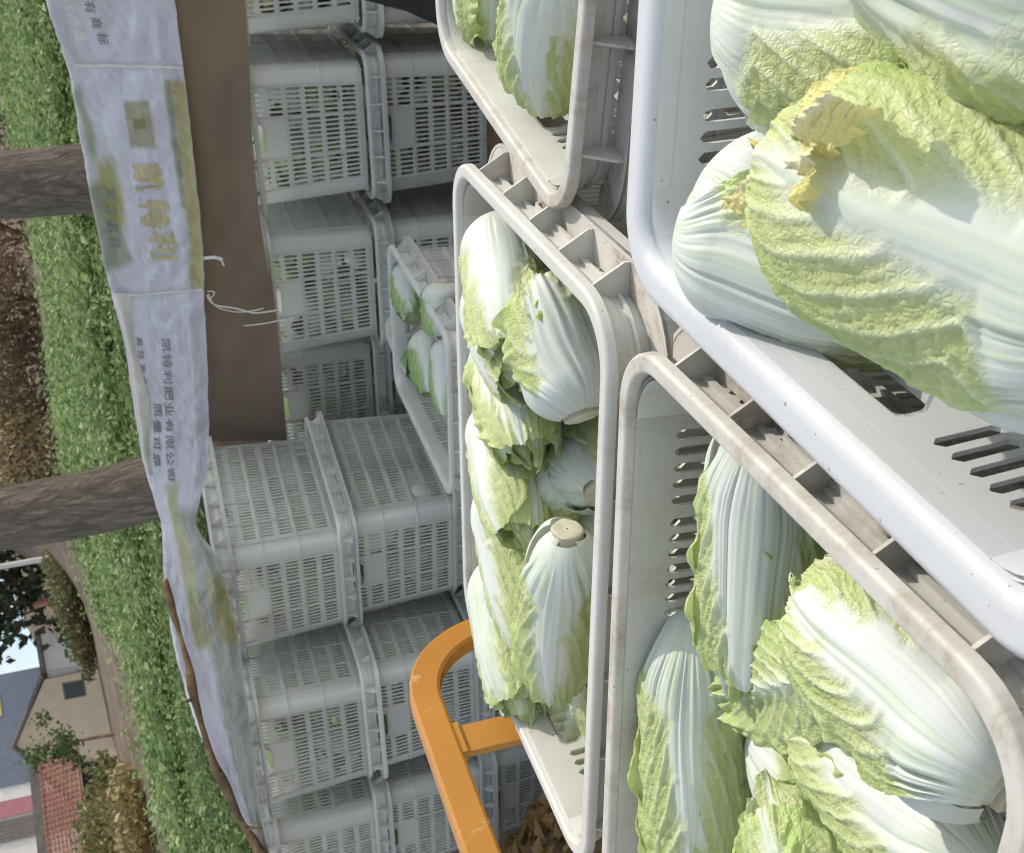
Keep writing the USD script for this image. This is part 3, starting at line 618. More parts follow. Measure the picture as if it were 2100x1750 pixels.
def crate(label, loc, yaw=0.0, ledge='FNLR', body=pl_used, rim=pl_dirty, shelf=pl_floor, wide=0.015, group=None, tilt=None):
    o = thing('cabbage_crate', label, 'crate', np.asarray(loc) + EYE, (tilt if tilt is not None else np.eye(3)) @ rz(yaw), group)
    for s in (0, 1): part('wall', place_wall(long_panel, CW / 2, LW, s), body, o)
    for s in (2, 3): part('end_wall', place_wall(short_panel, CL / 2, SW, s), body, o)
    for sx in (-1, 1):
        for sy in (-1, 1): part('corner', corner_mesh(sx, sy), body, o, smooth=40)
    part('floor', fl, body, o)
    part('rim', ring_sweep(CL, CW, 0.058, lip_prof(wide), 12), rim, o, smooth=50)
    if ledge:
        outer = Polygon(rrect(CL + 2 * CHW, CW + 2 * CHW, 0.058 + CHW, 10)); inner = Polygon(rrect(CL - 0.030, CW - 0.030, 0.045, 10))
        z0 = -0.046
        sh = clip_sides(outer.difference(inner), ledge, None)
        ms = []
        for p in polys(sh):
            m = trimesh.creation.extrude_polygon(p, 0.003, engine='earcut'); m.apply_translation([0, 0, z0]); ms.append(m)
        lg = part('ledge', join(ms), shelf, o)
        cu = clip_sides(outer.difference(outer.buffer(-0.0032)), ledge, None); ms = []
        for p in polys(cu):
            m = trimesh.creation.extrude_polygon(p, 0.014, engine='earcut'); m.apply_translation([0, 0, z0 - 0.0105]); ms.append(m)
        part('ledge_edge', join(ms), rim, o)
        def ribm(x, y, horizontal):
            b = CHW + 0.0125; q = Polygon([(0, z0 + 0.003), (b, z0 + 0.003), (b, z0 + 0.008), (0.013, -0.0105), (0, -0.0105)])
            m = trimesh.creation.extrude_polygon(q, 0.0026, engine='earcut'); v = m.vertices; k = v[:, 2] - 0.0013
            m.vertices = np.stack([x + k, y + np.copysign(v[:, 0], y), v[:, 1]], 1) if horizontal else np.stack([x + np.copysign(v[:, 0], x), y + k, v[:, 1]], 1)
            if (y < 0 if horizontal else x > 0): m.faces = m.faces[:, ::-1]
            return m
        for s in ledge:
            if s in 'FN':
                y = (CW / 2 - 0.0165) * (1 if s == 'F' else -1)
                for x in np.linspace(-CL / 2 + 0.07, CL / 2 - 0.07, 6): part('ledge_rib', ribm(x, y, True), rim, o)
            else:
                x = (CL / 2 - 0.0165) * (1 if s == 'R' else -1)
                for y in np.linspace(-CW / 2 + 0.065, CW / 2 - 0.065, 5): part('ledge_rib', ribm(x, y, False), rim, o)
    return o
# the four crates on the cart
INS0, RC, CW = 0.029, 0.045, 0.475                            # the nearest crate is of another make: a broad smooth rim running straight into the wall
SW = CW - 2 * INS0 - 2 * RC; LW = CL - 2 * INS0 - 2 * RC
short_panel = wall_mesh(SW, (6, 7, 6), True, 0.020); long_panel = wall_mesh(LW, (6, 7, 7, 7, 4), False); fl = floor_mesh()
crate_e = crate('clean white crate with smooth rim, the nearest and largest, heaped with big cabbages', (-0.020, 0.4765, -0.313), -0.02, '', pl_clean, pl_clean, wide=0.032)
INS0, RC, CW = 0.014, 0.052, 0.44
SW = CW - 2 * INS0 - 2 * RC; LW = CL - 2 * INS0 - 2 * RC
short_panel = wall_mesh(SW, (6, 8, 6), True); long_panel = wall_mesh(LW, (6, 7, 7, 7, 5), False); fl = floor_mesh()
crate_f = crate('soiled cream crate with ribbed ledge beside the clean nearest crate', (-0.649, 0.455, -0.302), 0.03, 'RN', pl_used, pl_dirty, pl_ledge)
crate_d = crate('long open white crate of cabbages in the middle, right of the orange rail', (-0.655, 0.920, -0.300), 0.004, 'RNF', pl_used, pl_used, pl_ledge)
crate_g = crate('stained crate set askew behind the clean nearest one, holding few cabbages', (-0.009, 1.042, -0.329), -0.17, 'NRF', pl_used, pl_dirty, pl_ledge)
# stacked crates
s0 = crate('upper crate of the front stack that has its long side showing', (0, 0, 0), 0, 'FNLR', pl_stack, pl_stack, pl_stack)
proto_done = [False]
def stack_crate(label, x, y, z, yaw, group=None):
    R = rz(yaw + math.pi / 2)
    if not proto_done[0]:
        proto_done[0] = True
        m = np.eye(4); m[:3, :3] = R; m[:3, 3] = np.array([x, y, z]) + EYE
        UsdGeom.Xformable(s0).GetOrderedXformOps()[0].Set(Gf.Matrix4d(*m.T.ravel().tolist()))
        tag(s0, label, None, group); return s0
    return dup(s0, np.array([x, y, z]) + EYE, R, label, group)
SP = 0.365
S_pos = [(-2.155, 3.11, 0.004, -0.10), (-2.635, 2.90, 0.0, 0.05), (-3.115, 2.885, -0.004, -0.01)]
T_pos = [(-0.44, 3.62, -0.255, -0.02), (-0.935, 3.62, -0.250, 0.0), (-1.43, 3.63, -0.25, -0.035), (-1.90, 3.80, -0.25, -0.03)]
nm = {0: 'top', 1: 'second', 2: 'bottom'}
wh = ['in the front stack nearest the brown cloth', 'in the middle front stack below the sacking', 'in the leftmost front stack by the branch']
stacked = []
for i, (x, y, z, a) in enumerate(S_pos):
    for k in range(3):
        stacked.append((stack_crate(f'white slatted crate, {nm[k]} one {wh[i]}', x + 0.022 * k, y + 0.024 * k, z - SP * k, a + 0.012 * (k - 1) * (-1) ** i, 'crates stacked on the ground'), x + 0.022 * k, y + 0.024 * k, z - SP * k, a))
wt = ['in the rear stack at the right edge of the photo', 'in the rear stack second from the right', 'in the rear stack just behind the low open crate', 'in the rear stack half hidden by the front stack']
for i, (x, y, z, a) in enumerate(T_pos):
    for k in range(2):
        stacked.append((stack_crate(f'white slatted crate, {"upper" if k == 0 else "lower"} one {wt[i]}', x, y, z - 0.375 * k, a + 0.01 * k, 'crates stacked on the ground'), x, y, z - 0.375 * k, a))
crate_b = crate('low open crate in the shade with green tipped cabbages, in front of the rear stacks', (-1.305, 2.52, -0.56), math.pi / 2 - 0.02, 'FNLR', pl_stack, pl_stack, pl_stack)
# pallet planks under the open crate
for i in range(4):
    xx = -1.72 + 0.175 * i
    part('plank', bx(xx - 0.06, xx + 0.06, 1.95, 3.10, EYE[2] - 0.99, EYE[2] - 0.945 + 0.002 * i), m_wood, None, label=('brown wooden plank lying along the front stack beside the open crate', 'wooden plank under the left of the open crate', 'wooden plank under the middle of the open crate', 'wooden plank under the right of the open crate')[i], category='plank', group='planks under the open crate')
for i, yy in enumerate((3.42, 3.80)):
    part('timber_bearer', bx(-2.12, -0.15, yy - 0.05, yy + 0.05, 0.0, 0.099), m_wood, None, label=('long timber bearer under the front of the rear stacks', 'long timber bearer under the back of the rear stacks')[i], category='timber')
for i, yy in enumerate((2.1, 2.9)):
    part('timber_block', bx(-1.8, -1.1, yy - 0.05, yy + 0.05, 0.0, EYE[2] - 0.9905), m_wood, None, label=('timber bearer under the near end of the planks', 'timber bearer under the far end of the planks')[i], category='timber')
# the cart: bed and orange rail
CART = thing('cart', 'orange tubular cart carrying the open crates, its side rail showing', 'cart', EYE + np.array([-1.05, 0.6, -0.70]))
def rail_loop():
    zt, zb, y0, y1, rr = 0.468, 0.0, -1.2, 0.600, 0.125
    pts = []
    for y in np.linspace(y0, y1 - rr, 14): pts.append([0, y, zt + 0.0 * y])
    for a in np.radians(np.linspace(90, 0, 12))[1:]: pts.append([0, y1 - rr + rr * math.cos(a), zt - rr + rr * math.sin(a)])
    for z in np.linspace(zt - rr, zb, 6)[1:]: pts.append([0, y1, z])
    p = np.array(pts); t = np.gradient(p, axis=0); t /= np.linalg.norm(t, axis=1, keepdims=True)
    nrm = np.cross(t, [1.0, 0, 0]); h, wd, c = 0.020, 0.0135, 0.004
    prof = [(wd, h - c), (wd - c, h), (-wd + c, h), (-wd, h - c), (-wd, -h + c), (-wd + c, -h), (wd - c, -h), (wd, -h + c)]
    v = np.stack([p + np.array([1.0, 0, 0]) * a + nrm * b for a, b in prof], 1).reshape(-1, 3)
    fc = grid_faces(len(p), 8, True)
    n = len(p) - 1
    caps = [[0, i + 1, i] for i in range(1, 7)] + [[n * 8, n * 8 + i, n * 8 + i + 1] for i in range(1, 7)]
    return trimesh.Trimesh(v, np.vstack([fc, caps]), process=False)
part('side_rail', rail_loop(), m_orange, CART, smooth=35)
for y in (0.405, -0.1, -0.6):
    part('rail_strap', bx(-0.006, 0.004, y - 0.0225, y + 0.0225, 0.0, 0.4475), m_orange, CART)
    part('weld', bx(-0.0085, 0.009, y - 0.026, y + 0.026, 0.441, 0.4478), m_orange, CART)
part('bed', bx(-0.0, 2.2, -1.2, 0.75, -0.06, -0.004), m_steel, CART)
part('bed_edge', bx(-0.03, -0.002, -1.2, 0.75, -0.08, 0.012), m_orange, CART)
for k, (x, y) in enumerate(((0.3, 0.2), (1.7, 0.2), (0.3, -0.8), (1.7, -0.8))):
    w = trimesh.creation.torus(0.13, 0.045, 24, 10); w.apply_transform(trimesh.transformations.rotation_matrix(math.pi / 2, [0, 1, 0])); w.apply_translation([x, y, -0.225])
    part('wheel', w, m_black, CART, smooth=True)
# ------------------------------------------------------------------ napa cabbages
def head_radius(s, tipr=0.42):
    s = np.asarray(s, float)
    lo = np.sqrt(np.clip(1 - ((0.24 - s) / 0.255) ** 2, 0, 1)); lo = 0.42 + 0.58 * (lo - 0.338) / 0.662
    hi = 1 - (1 - tipr) * np.clip((s - 0.50) / 0.50, 0, 2) ** 2.4
    return np.where(s < 0.24, lo, hi)
def leaf_mesh(Lh, Rm, phi0, Phi, off, seed, ns, nt, s0=0.02, s1=0.97, tipr=0.42, rib=1.0, lift=0.004, ruf=0.003, tone=0.4, flare=0.0, fs=0.6, vein=1.0, scale=1.0, twist=0.0):
    s = np.linspace(0, 1, ns)[:, None]; t = np.linspace(-1, 1, nt)[None, :]
    S = s + 0 * t; T = t + 0 * s; A = np.abs(T); sg = np.sign(T)
    o = seed * 7.31
    def nz(a, b, c=0.0): return N3(np.stack([a + o, b - o, 0 * a + c + o], -1), seed % 97) * 2 - 1
    jag = 0.016 * nz(T * 6, 0 * T, 1) + 0.008 * nz(T * 19, 0 * T, 2)
    se = s0 + (s1 + jag - 0.10 * A ** 2.5 - s0) * S
    wid = Phi * (0.50 + 0.50 * sm(0.0, 0.34, se)) * (1 - 0.15 * sm(0.7, 1.0, se))
    side_j = 1 + 0.06 * nz(S * 6, sg, 3) * A ** 2 + 0.016 * nz(S * 22, sg, 4) * A ** 4
    ph = phi0 + T * wid * side_j + 0.12 * nz(S * 2.0, T * 0.8, 5) + twist * se
    R = Rm * scale * head_radius(se, tipr) * (1 + 0.06 * nz(S * 1.6, T * 1.1, 30)) + off
    w = np.maximum(rib * (0.98 - 0.46 * sm(0.0, 0.36, se) - 0.28 * sm(0.36, 0.78, se) - 0.20 * sm(0.75, 1.0, se)), 1.2 * (1 - sm(0.08, 0.42, se)))
    dd = A - w; d2 = np.clip(dd, 0, 1)
    # lines run up the rib and fan out into the blade: q is constant along a vein
    fwd = 0.85 + 0.25 * nz(S * 1.5, sg * 2 + 0 * S, 19)
    q = se - fwd * d2 * 0.62 - 0.10 * d2 ** 2 + 0.035 * nz(S * 5, T * 3, 10)
    feather = 0.13 * nz(q * 13, sg * 3 + 0 * S, 6) + 0.05 * nz(q * 37, T * 6, 7)
    ribm = 1 - sm(-0.10, 0.20, dd + feather); blade = 1 - ribm
    pl = 0.8 * nz(T * 9, S * 0.8, 8) + 0.65 * nz(T * 22, S * 1.0, 9) + 0.45 * nz(T * 50, S * 1.2, 31)
    pl = pl * (0.50 + 0.50 * sm(0.10, 0.75, A)) * sm(0.03, 0.2, se)
    H = 0.0030 * (pl - 0.5 * np.abs(pl)) * (0.25 + 0.75 * ribm)
    H = H + 0.0040 * ribm * np.cos(np.clip(A / np.maximum(w, 0.05), 0, 1) * 1.57) * (1 - 0.6 * se)
    fr = (q * 7.5 + 0.37 * sg + 0.45 * nz(S * 3, T * 2, 11)) % 1.0
    v1 = np.exp(-((fr - 0.5) / (0.13 + 0.02 * d2)) ** 2)
    fr2 = (q * 21 + 2.5 * d2 + 1.0 * nz(S * 7, T * 5, 12)) % 1.0
    v2 = np.exp(-((fr2 - 0.5) / 0.16) ** 2)
    fade = np.exp(-d2 * 1.9) * sm(0.1, 0.3, se)
    H = H + blade * vein * (0.0034 * v1 * fade + 0.0009 * v2 * (1 - 0.5 * d2))
    P = np.stack([np.cos(ph) * R, np.sin(ph) * R, se * Lh], -1) / 0.0068
    cr = np.abs(N3(P + o, 5) * 2 - 1) + 0.55 * np.abs(N3(P * 2.2 + o, 6) * 2 - 1)
    H = H + blade * 0.0013 * (0.7 - cr) * sm(0.0, 0.15, d2)
    folds = nz(q * 6, T * 1.5, 33)
    H = H + blade * 0.0022 * folds * sm(0.05, 0.5, d2 + se * 0.3)
    e = sm(0.55, 1.0, A) * (0.25 + 0.75 * blade); e2 = sm(0.80, 1.0, se / s1) * blade
    H = H + lift * e ** 1.6 * (0.30 + 0.70 * sm(0.15, 0.6, se)) * (0.55 + 0.9 * nz(S * 2.6, sg, 13))
    rf = 1.5 * nz(S * 9, sg + 0 * S, 14) + 0.9 * nz(S * 21, T * 2, 15)
    H = H + ruf * e ** 2 * rf * sm(0.15, 0.45, se)
    H = H + ruf * 0.8 * e2 ** 2 * (1.3 * nz(T * 6, S * 2, 16) + 0.8 * nz(T * 14, S * 3, 17))
    fl_ = np.clip(se - fs, 0, 1)
    Rr = np.maximum(R + H + flare * fl_ ** 2, 0.001)
    z = se * Lh - 0.9 * flare * fl_ ** 3 + 0.5 * ruf * e2 * nz(T * 8, S * 3, 34)
    phr = ph + 0.6 * ruf / Rm * e ** 2 * 1.2 * nz(S * 16, sg + 0 * S, 35)
    p = np.stack([np.cos(phr) * Rr, np.sin(phr) * Rr, z], -1)
    tn = np.clip(tone + 0.35 * e + 0.20 * e2 - 0.30 * np.exp(-d2 * 5) + 0.22 * nz(S * 4, T * 3, 18) - 0.15 * folds, 0, 1)
    tn = np.clip(blade * tn + ribm * (0.35 + 0.6 * nz(T * 13, S * 0.7, 36) + 0.5 * nz(T * 41, S * 1.0, 38) + 0.3 * nz(S * 3, T * 2, 37)), 0, 1)
    vn = np.clip(blade * (v1 * fade * 1.0 + 0.35 * v2 * (1 - 0.4 * d2)), 0, 1)
    return p.reshape(-1, 3), grid_faces(ns, nt), dict(ribm=ribm.ravel(), vein=vn.ravel(), tone=tn.ravel())
def frame(axis, up):
    a = axis / np.linalg.norm(axis); x = up - a * (up @ a); x /= np.linalg.norm(x); y = np.cross(a, x)
    return np.stack([x, y, a], 1)
def cabbage(label, base, tip, Rm, seed, res=1.0, roll=0.0, leaves=6, group=None, tone=0.4, yellow=0.5, lift=0.004, ruf=0.003, rib=1.0, tipr=0.50, stem=True, flare=None, outer=None, name='napa_cabbage'):
    """A head lying from its cut base to its leafy tip; roll 0 turns a white rib to the eye."""
    base, tip = np.asarray(base, float), np.asarray(tip, float)
    Lh = np.linalg.norm(tip - base); F = frame(tip - base, -(base + tip) / 2)
    o = thing(name, label, 'cabbage', base + EYE, F, group)
    g = np.random.default_rng(seed)
    ns, nt = max(14, int(104 * res)), max(12, int(92 * res))
    outer = outer or lf_outer
    for k in range(3):                                            # the heart
        v, fc, pv = leaf_mesh(Lh, Rm, roll + 2.1 * k + 0.6, 1.5, -0.012 + 0.002 * k, seed * 13 + k, max(12, int(60 * res)), max(10, int(56 * res)), 0.012, 1.0 + 0.035 * k, tipr * (0.55 + 0.2 * k), 0.5, 0.002, 0.006, yellow, 0, 0.6, 0.9, 0.90)
        part('heart_leaf', (v, fc), lf_yellow if (yellow > 0.75 and k < 3) else lf_pale, o, smooth=True, pv=pv)
    for k in range(leaves):                                       # wrapped from the inside out; the last is the one with its rib up
        a = roll + (leaves - 1 - k) * 2.3999
        fl2 = (flare or {}).get(leaves - 1 - k, (0.0, 0.7))
        v, fc, pv = leaf_mesh(Lh, Rm, a, g.uniform(1.15, 1.4), -0.006 + 0.0028 * k, seed * 31 + k, ns, nt, 0.0, g.uniform(0.88, 0.99), tipr, rib * g.uniform(0.70, 1.0), lift * g.uniform(0.4, 1.3), ruf * g.uniform(0.6, 1.2), tone + g.uniform(-0.12, 0.12), fl2[0], fl2[1])
        part('leaf', (v, fc), outer, o, smooth=True, pv=pv)
    if stem:
        th = np.linspace(0, 6.283, 25)[:-1]; r0 = Rm * 0.43; rows = []
        for z, q in ((0.03, 1.0), (0.004, 1.0), (-0.003, 0.95), (-0.0045, 0.8), (-0.0035, 0.05)):
            rows.append(np.stack([np.cos(th) * r0 * q * (1 + 0.06 * np.sin(5 * th + seed)), np.sin(th) * r0 * q * (1 + 0.06 * np.cos(4 * th)), np.full(24, z)], 1))
        part('cut_stem', (np.concatenate(rows), grid_faces(5, 24, True)[:, ::-1]), m_stem, o, smooth=40)
    return o
def loose_leaf(label, p0, p1, up, width, seed, mt, cup=0.02, curl=0.0, parent=None, name='loose_cabbage_leaf', tone=0.5, ruf=0.006, res=1.0):
    """One leaf lying free: its rib from p0 to p1, its face towards up. parent: (thing, its base, its frame) for a leaf still on its head."""
    p0, p1 = np.asarray(p0, float), np.asarray(p1, float); Ln = np.linalg.norm(p1 - p0); F = frame(p1 - p0, np.asarray(up, float))
    n, m = int(90 * res), int(80 * res)
    S, T = np.meshgrid(np.linspace(0, 1, n), np.linspace(-1, 1, m), indexing='ij'); A_ = np.abs(T); sg = np.sign(T); o = seed * 3.7
    def nz(a, b, c=0.0): return N3(np.stack([a + o, b - o, 0 * a + c + o], -1), seed % 89) * 2 - 1
    w = width * np.sin(np.pi * (0.10 + 0.78 * S)) ** 0.6 * (1 + 0.07 * nz(S * 6, sg, 1) * A_ ** 2 + 0.012 * nz(S * 24, sg, 2) * A_ ** 4)
    al = Ln * (S * (1 + 0.02 * nz(T * 4, 0 * T, 3) + 0.004 * nz(T * 18, 0 * T, 4)) - 0.10 * A_ ** 2 * S)
    rw = 0.20 * (1 - 0.8 * S) + 0.02
    q = S - 0.55 * A_ + 0.05 * nz(S * 3, T * 2, 5)
    fr = (q * 7 + 0.35 * sg + 0.3 * nz(S * 3, T * 2, 6)) % 1.0; v1 = np.exp(-((fr - 0.5) / 0.12) ** 2) * np.exp(-A_ * 0.9)
    fr2 = (q * 22 + 6 * A_ + nz(S * 7, T * 6, 7)) % 1.0; v2 = np.exp(-((fr2 - 0.5) / 0.16) ** 2)
    ribm = np.exp(-(T / rw) ** 2) * (1 - 0.55 * S)
    h = cup * T ** 2 * (0.4 + 0.6 * S) + curl * S ** 2 + 0.004 * ribm + 0.0022 * v1 + 0.0007 * v2 + 0.0016 * nz(S * Ln / 0.008, T * width / 0.008, 8)
    h = h + 0.010 * nz(S * 2.2, T * 1.6, 9) + ruf * A_ ** 3 * (np.sin(6.283 * (S * 5 + nz(S * 4, sg, 10))) + 0.5 * np.sin(6.283 * (S * 13 + nz(S * 6, sg, 11)))) + ruf * S ** 6 * np.sin(6.283 * (T * 2.5 + nz(T * 3, S, 12)))
    v = np.stack([h, T * w, al], -1).reshape(-1, 3)
    pv = dict(ribm=np.clip(ribm * 0.9, 0, 1).ravel(), vein=np.clip(v1 + 0.3 * v2, 0, 1).ravel(), tone=np.clip(tone + 0.3 * A_ ** 2 + 0.2 * nz(S * 4, T * 3, 13), 0, 1).ravel())
    if parent is None:
        o_ = thing(name, label, 'leaf', p0 + EYE, F); part('blade', (v, grid_faces(n, m)), mt, o_, smooth=True, pv=pv); return o_
    th, b0, F0 = parent; v = ((v @ F.T + p0) - b0) @ F0
    part('leaf', (v, grid_faces(n, m)), mt, th, smooth=True, pv=pv, label=label)

A = at
# crate E (nearest)
e1_ = cabbage('big cabbage with frayed yellow tip on top of the nearest crate, pointing left', A(2420, 700, z=-0.37), A(1580, 300, z=-0.275), 0.055, 1, 1.25, -0.05, 7, tone=0.22, yellow=0.9, lift=0.003, ruf=0.0035, tipr=0.33, rib=0.50)
e1b, e1t = A(2420, 700, z=-0.37), A(1580, 300, z=-0.275)
e1p = (e1_, e1b, frame(e1t - e1b, -(e1b + e1t) / 2))
loose_leaf('frayed yellow leaf tip', A(1680, 320, z=-0.250), A(1482, 392, z=-0.272), [0.3, -0.3, 0.9], 0.030, 61, lf_yellow, -0.012, -0.012, e1p, tone=0.15, ruf=0.006)
loose_leaf('folded yellow leaf tip', A(1730, 190, z=-0.246), A(1565, 335, z=-0.262), [0.2, -0.2, 1.0], 0.017, 62, lf_yellow, -0.016, -0.006, e1p, tone=0.0, ruf=0.004)
cabbage('smooth white cabbage butt against the far corner of the nearest crate, under the frayed one', A(1445, 430, y=0.625), A(1960, 610, z=-0.42), 0.053, 2, 1.15, 0.7, 6, tone=0.3, rib=1.05)
cabbage('white butted cabbage with crinkled yellow top at the far wall of the nearest crate', A(1550, 70, y=0.620), A(2150, 60, z=-0.42), 0.060, 3, 1.15, -0.5, 6, tone=0.12, yellow=0.6, rib=0.8)
cabbage('ribbed white cabbage lying uppermost at the right edge of the nearest crate', A(1900, -270, z=-0.325), A(2560, 20, z=-0.35), 0.058, 4, 1.0, 0.2, 6, tone=0.3, rib=1.3)
# crate F
cabbage('white cabbage with one green frilled edge emerging from under the soiled rim', A(1580, 850, z=-0.355), A(1540, 1430, z=-0.345), 0.034, 5, 1.15, 0.15, 6, tone=0.5, rib=1.15, lift=0.008, ruf=0.005)
cabbage('white ribbed cabbage with ruffled margins along the far wall of the soiled crate', A(1425, 1240, z=-0.375), A(1420, 1830, z=-0.35), 0.039, 6, 1.15, 0.1, 6, tone=0.45, rib=0.55, lift=0.009, ruf=0.0055)
cabbage('large cabbage running down to the lower right corner of the soiled crate', A(2085, 1610, z=-0.35), A(1655, 1200, z=-0.315), 0.037, 7, 1.2, -0.15, 7, tone=0.30, rib=0.72)
cabbage('crinkled yellow green cabbage squeezed under the large one', A(2090, 1850, z=-0.375), A(1660, 1490, z=-0.355), 0.041, 8, 1.1, 1.5, 6, tone=0.45, rib=0.6, ruf=0.0055, lift=0.009)
cabbage('cabbage with a round ruffled head at the bottom edge of the photo', A(1840, 2080, z=-0.375), A(1590, 1610, z=-0.340), 0.043, 9, 1.1, 0.9, 6, tone=0.45, rib=0.7, ruf=0.0055, lift=0.009)
cabbage('pale cabbage half hidden in the corner of the soiled crate', A(1500, 860, z=-0.48), A(1440, 1330, z=-0.50), 0.048, 10, 0.7, 0.0, 5, tone=0.4)
loose_leaf('single green leaf folded across the gap between the cabbages of the soiled crate', A(1690, 1385, z=-0.318), A(1432, 1440, z=-0.330), -A(1560, 1420, z=-0.32), 0.044, 41, lf_outer, -0.012, -0.012, tone=0.55, ruf=0.003)
# crate D
Dd = [('small white cabbage in the far corner', (972, 415, -.340), (1100, 530, -.345), .060, .3, 1.0),
      ('crinkled green cabbage head beside the far rim', (990, 535, -.340), (1140, 665, -.330), .064, 1.3, .7),
      ('big white cabbage leaning on the near rim', (1195, 850, -.335), (1095, 560, -.32), .062, .2, 1.1),
      ('ribbed white cabbage between far rim and ruffled heads', (985, 620, -.40), (1100, 790, -.38), .056, .1, 1.1),
      ('yellow creased cabbage with its butt by the far rim', (1010, 775, -.345), (1165, 1030, -.325), .058, .9, .7),
      ('pale green smooth butted cabbage left of the creased one', (985, 950, -.35), (1150, 1150, -.335), .058, 1.0, .7),
      ('cabbage with one broad green leaf under the near rim', (1230, 1010, -.365), (1110, 830, -.37), .055, 1.2, .6),
      ('upturned cabbage showing its round cut stem', (1163, 1090, -.315), (1135, 1420, -.315), .052, .2, .8),
      ('cabbage with a pale leaf lying against the far wall', (1030, 1110, -.37), (1130, 1320, -.36), .054, .8, .8),
      ('last cabbage at the left end', (1215, 1330, -.40), (1120, 1545, -.375), .056, 1.6, .55),
      ('small cabbage between the frilled heads near the right end', (1120, 500, -.38), (1160, 640, -.37), .052, .4, .8),
      ('small ruffled cabbage midway along the near rim', (1200, 700, -.40), (1130, 920, -.36), .052, 1.2, .6),
      ('white butted cabbage behind the upturned one', (1090, 1010, -.39), (1090, 1260, -.375), .054, .7, .9),
      ('cabbage with yellow creases below the upturned one', (1200, 1180, -.39), (1170, 1420, -.38), .054, 1.4, .6),
      ('narrow cabbage squeezed under the right end of the far rim', (1050, 570, -.37), (1190, 640, -.365), .050, .5, .8),
      ('narrow cabbage wedged between the two yellow creased ones', (1010, 880, -.375), (1110, 980, -.37), .050, 1.1, .6),
      ('green tipped cabbage right of the upturned one', (1205, 950, -.37), (1110, 1070, -.345), .052, .6, .7),
      ('pale cabbage below the far wall near the left end', (1040, 1240, -.385), (1130, 1400, -.375), .052, .3, .8),
      ('cabbage deep in the middle of the crate', (1060, 700, -.44), (1120, 980, -.44), .058, .4, .7)]
FAR = {'far corner': 425, 'crinkled green cabbage head': 535, 'ribbed white cabbage between': 650, 'yellow creased cabbage with': 775, 'pale green smooth': 915, 'pale leaf lying': 1070, 'below the far wall near the left': 1215}
def within(p, c, hx, hy):
    q = p - np.array([c[0], c[1], 0]); return np.array([c[0] + np.clip(q[0], -hx, hx), c[1] + np.clip(q[1], -hy, hy), p[2]])
for i, (lab, b, t, rr, ro, rb) in enumerate(Dd):
    far = [y for k_, y in FAR.items() if k_ in lab]
    if far:
        b3 = within(A(985, far[0], z=-0.335), (-0.655, 0.92), 0.245, 0.158)
        t3 = b3 + np.array([-0.080 + 0.05 * math.sin(i * 2.3), -0.165, 0.016 + 0.012 * math.cos(i * 1.7)])
        cabbage(lab + ' in the middle crate', b3, t3, 0.038 + 0.003 * math.sin(i), 50 + i, 0.70, ro, 6, tone=0.36, rib=rb, ruf=0.004, lift=0.004); continue
    cabbage(lab + ' in the middle crate', within(A(max(b[0], 985) if i else b[0] + 8, b[1], z=b[2] - 0.012), (-0.655, 0.92), 0.235, 0.160), within(A(t[0], t[1], z=t[2] - 0.012), (-0.655, 0.92), 0.25, 0.170), rr * 0.70, 50 + i, 0.62, ro, 5, tone=0.40, rib=rb, ruf=0.0045, lift=0.006)
loose_leaf('loose green leaf at the left end of the long middle crate', A(1190, 1400, z=-0.36), A(1130, 1570, z=-0.345), [0.2, -0.5, 0.9], 0.055, 43, lf_outer, 0.012, 0.0, tone=0.5, res=0.7)
deep = cabbage('pale cabbage lying deeper in the open crates', (0, 0, 0), (0.0, 0.30, 0.0), 0.050, 95, 0.40, 0.3, 5, 'cabbages lying deeper in the open crates', tone=0.45, stem=False)
gd = np.random.default_rng(8); first_deep = True
for (cx, cy, cz, n) in ((-0.649, 0.455, -0.302, 9), (-0.655, 0.920, -0.300, 9), (-0.009, 1.042, -0.329, 6), (-0.02, 0.494, -0.313, 6)):
    for q in range(n):
        x = cx - 0.22 + 0.44 * (q + 0.5) / n + gd.uniform(-.01, .01); zz = cz - (0.125 if q % 2 else 0.19)
        Rr = frame(np.array([gd.uniform(-.25, .25), 1.0 if gd.random() < .5 else -1.0, gd.uniform(-.05, .12)]), np.array([gd.normal() * .4, 0.1, 1.0]))
        loc = np.array([x, cy, zz]) + EYE - Rr @ np.array([0, 0, 0.15])
        if first_deep:
            first_deep = False; m = np.eye(4); m[:3, :3] = Rr; m[:3, 3] = loc
            UsdGeom.Xformable(deep).GetOrderedXformOps()[0].Set(Gf.Matrix4d(*m.T.ravel().tolist())); continue
        dup(deep, loc, Rr, 'pale cabbage lying deeper in the open crates', 'cabbages lying deeper in the open crates')
# crate G
cabbage('yellow green cabbage head at the far wall of the askew crate', A(1020, -130, z=-.39), A(1020, 105, z=-.385), .042, 70, .62, 1.6, 5, tone=0.55, rib=.4, ruf=0.005, lift=0.007)
cabbage('white cabbage with a frilled green tip at the near rim of the askew crate', A(1150, -120, z=-.37), A(1130, 215, z=-.385), .043, 71, .62, 0.35, 6, tone=0.45, rib=.95, ruf=0.005, lift=0.007)
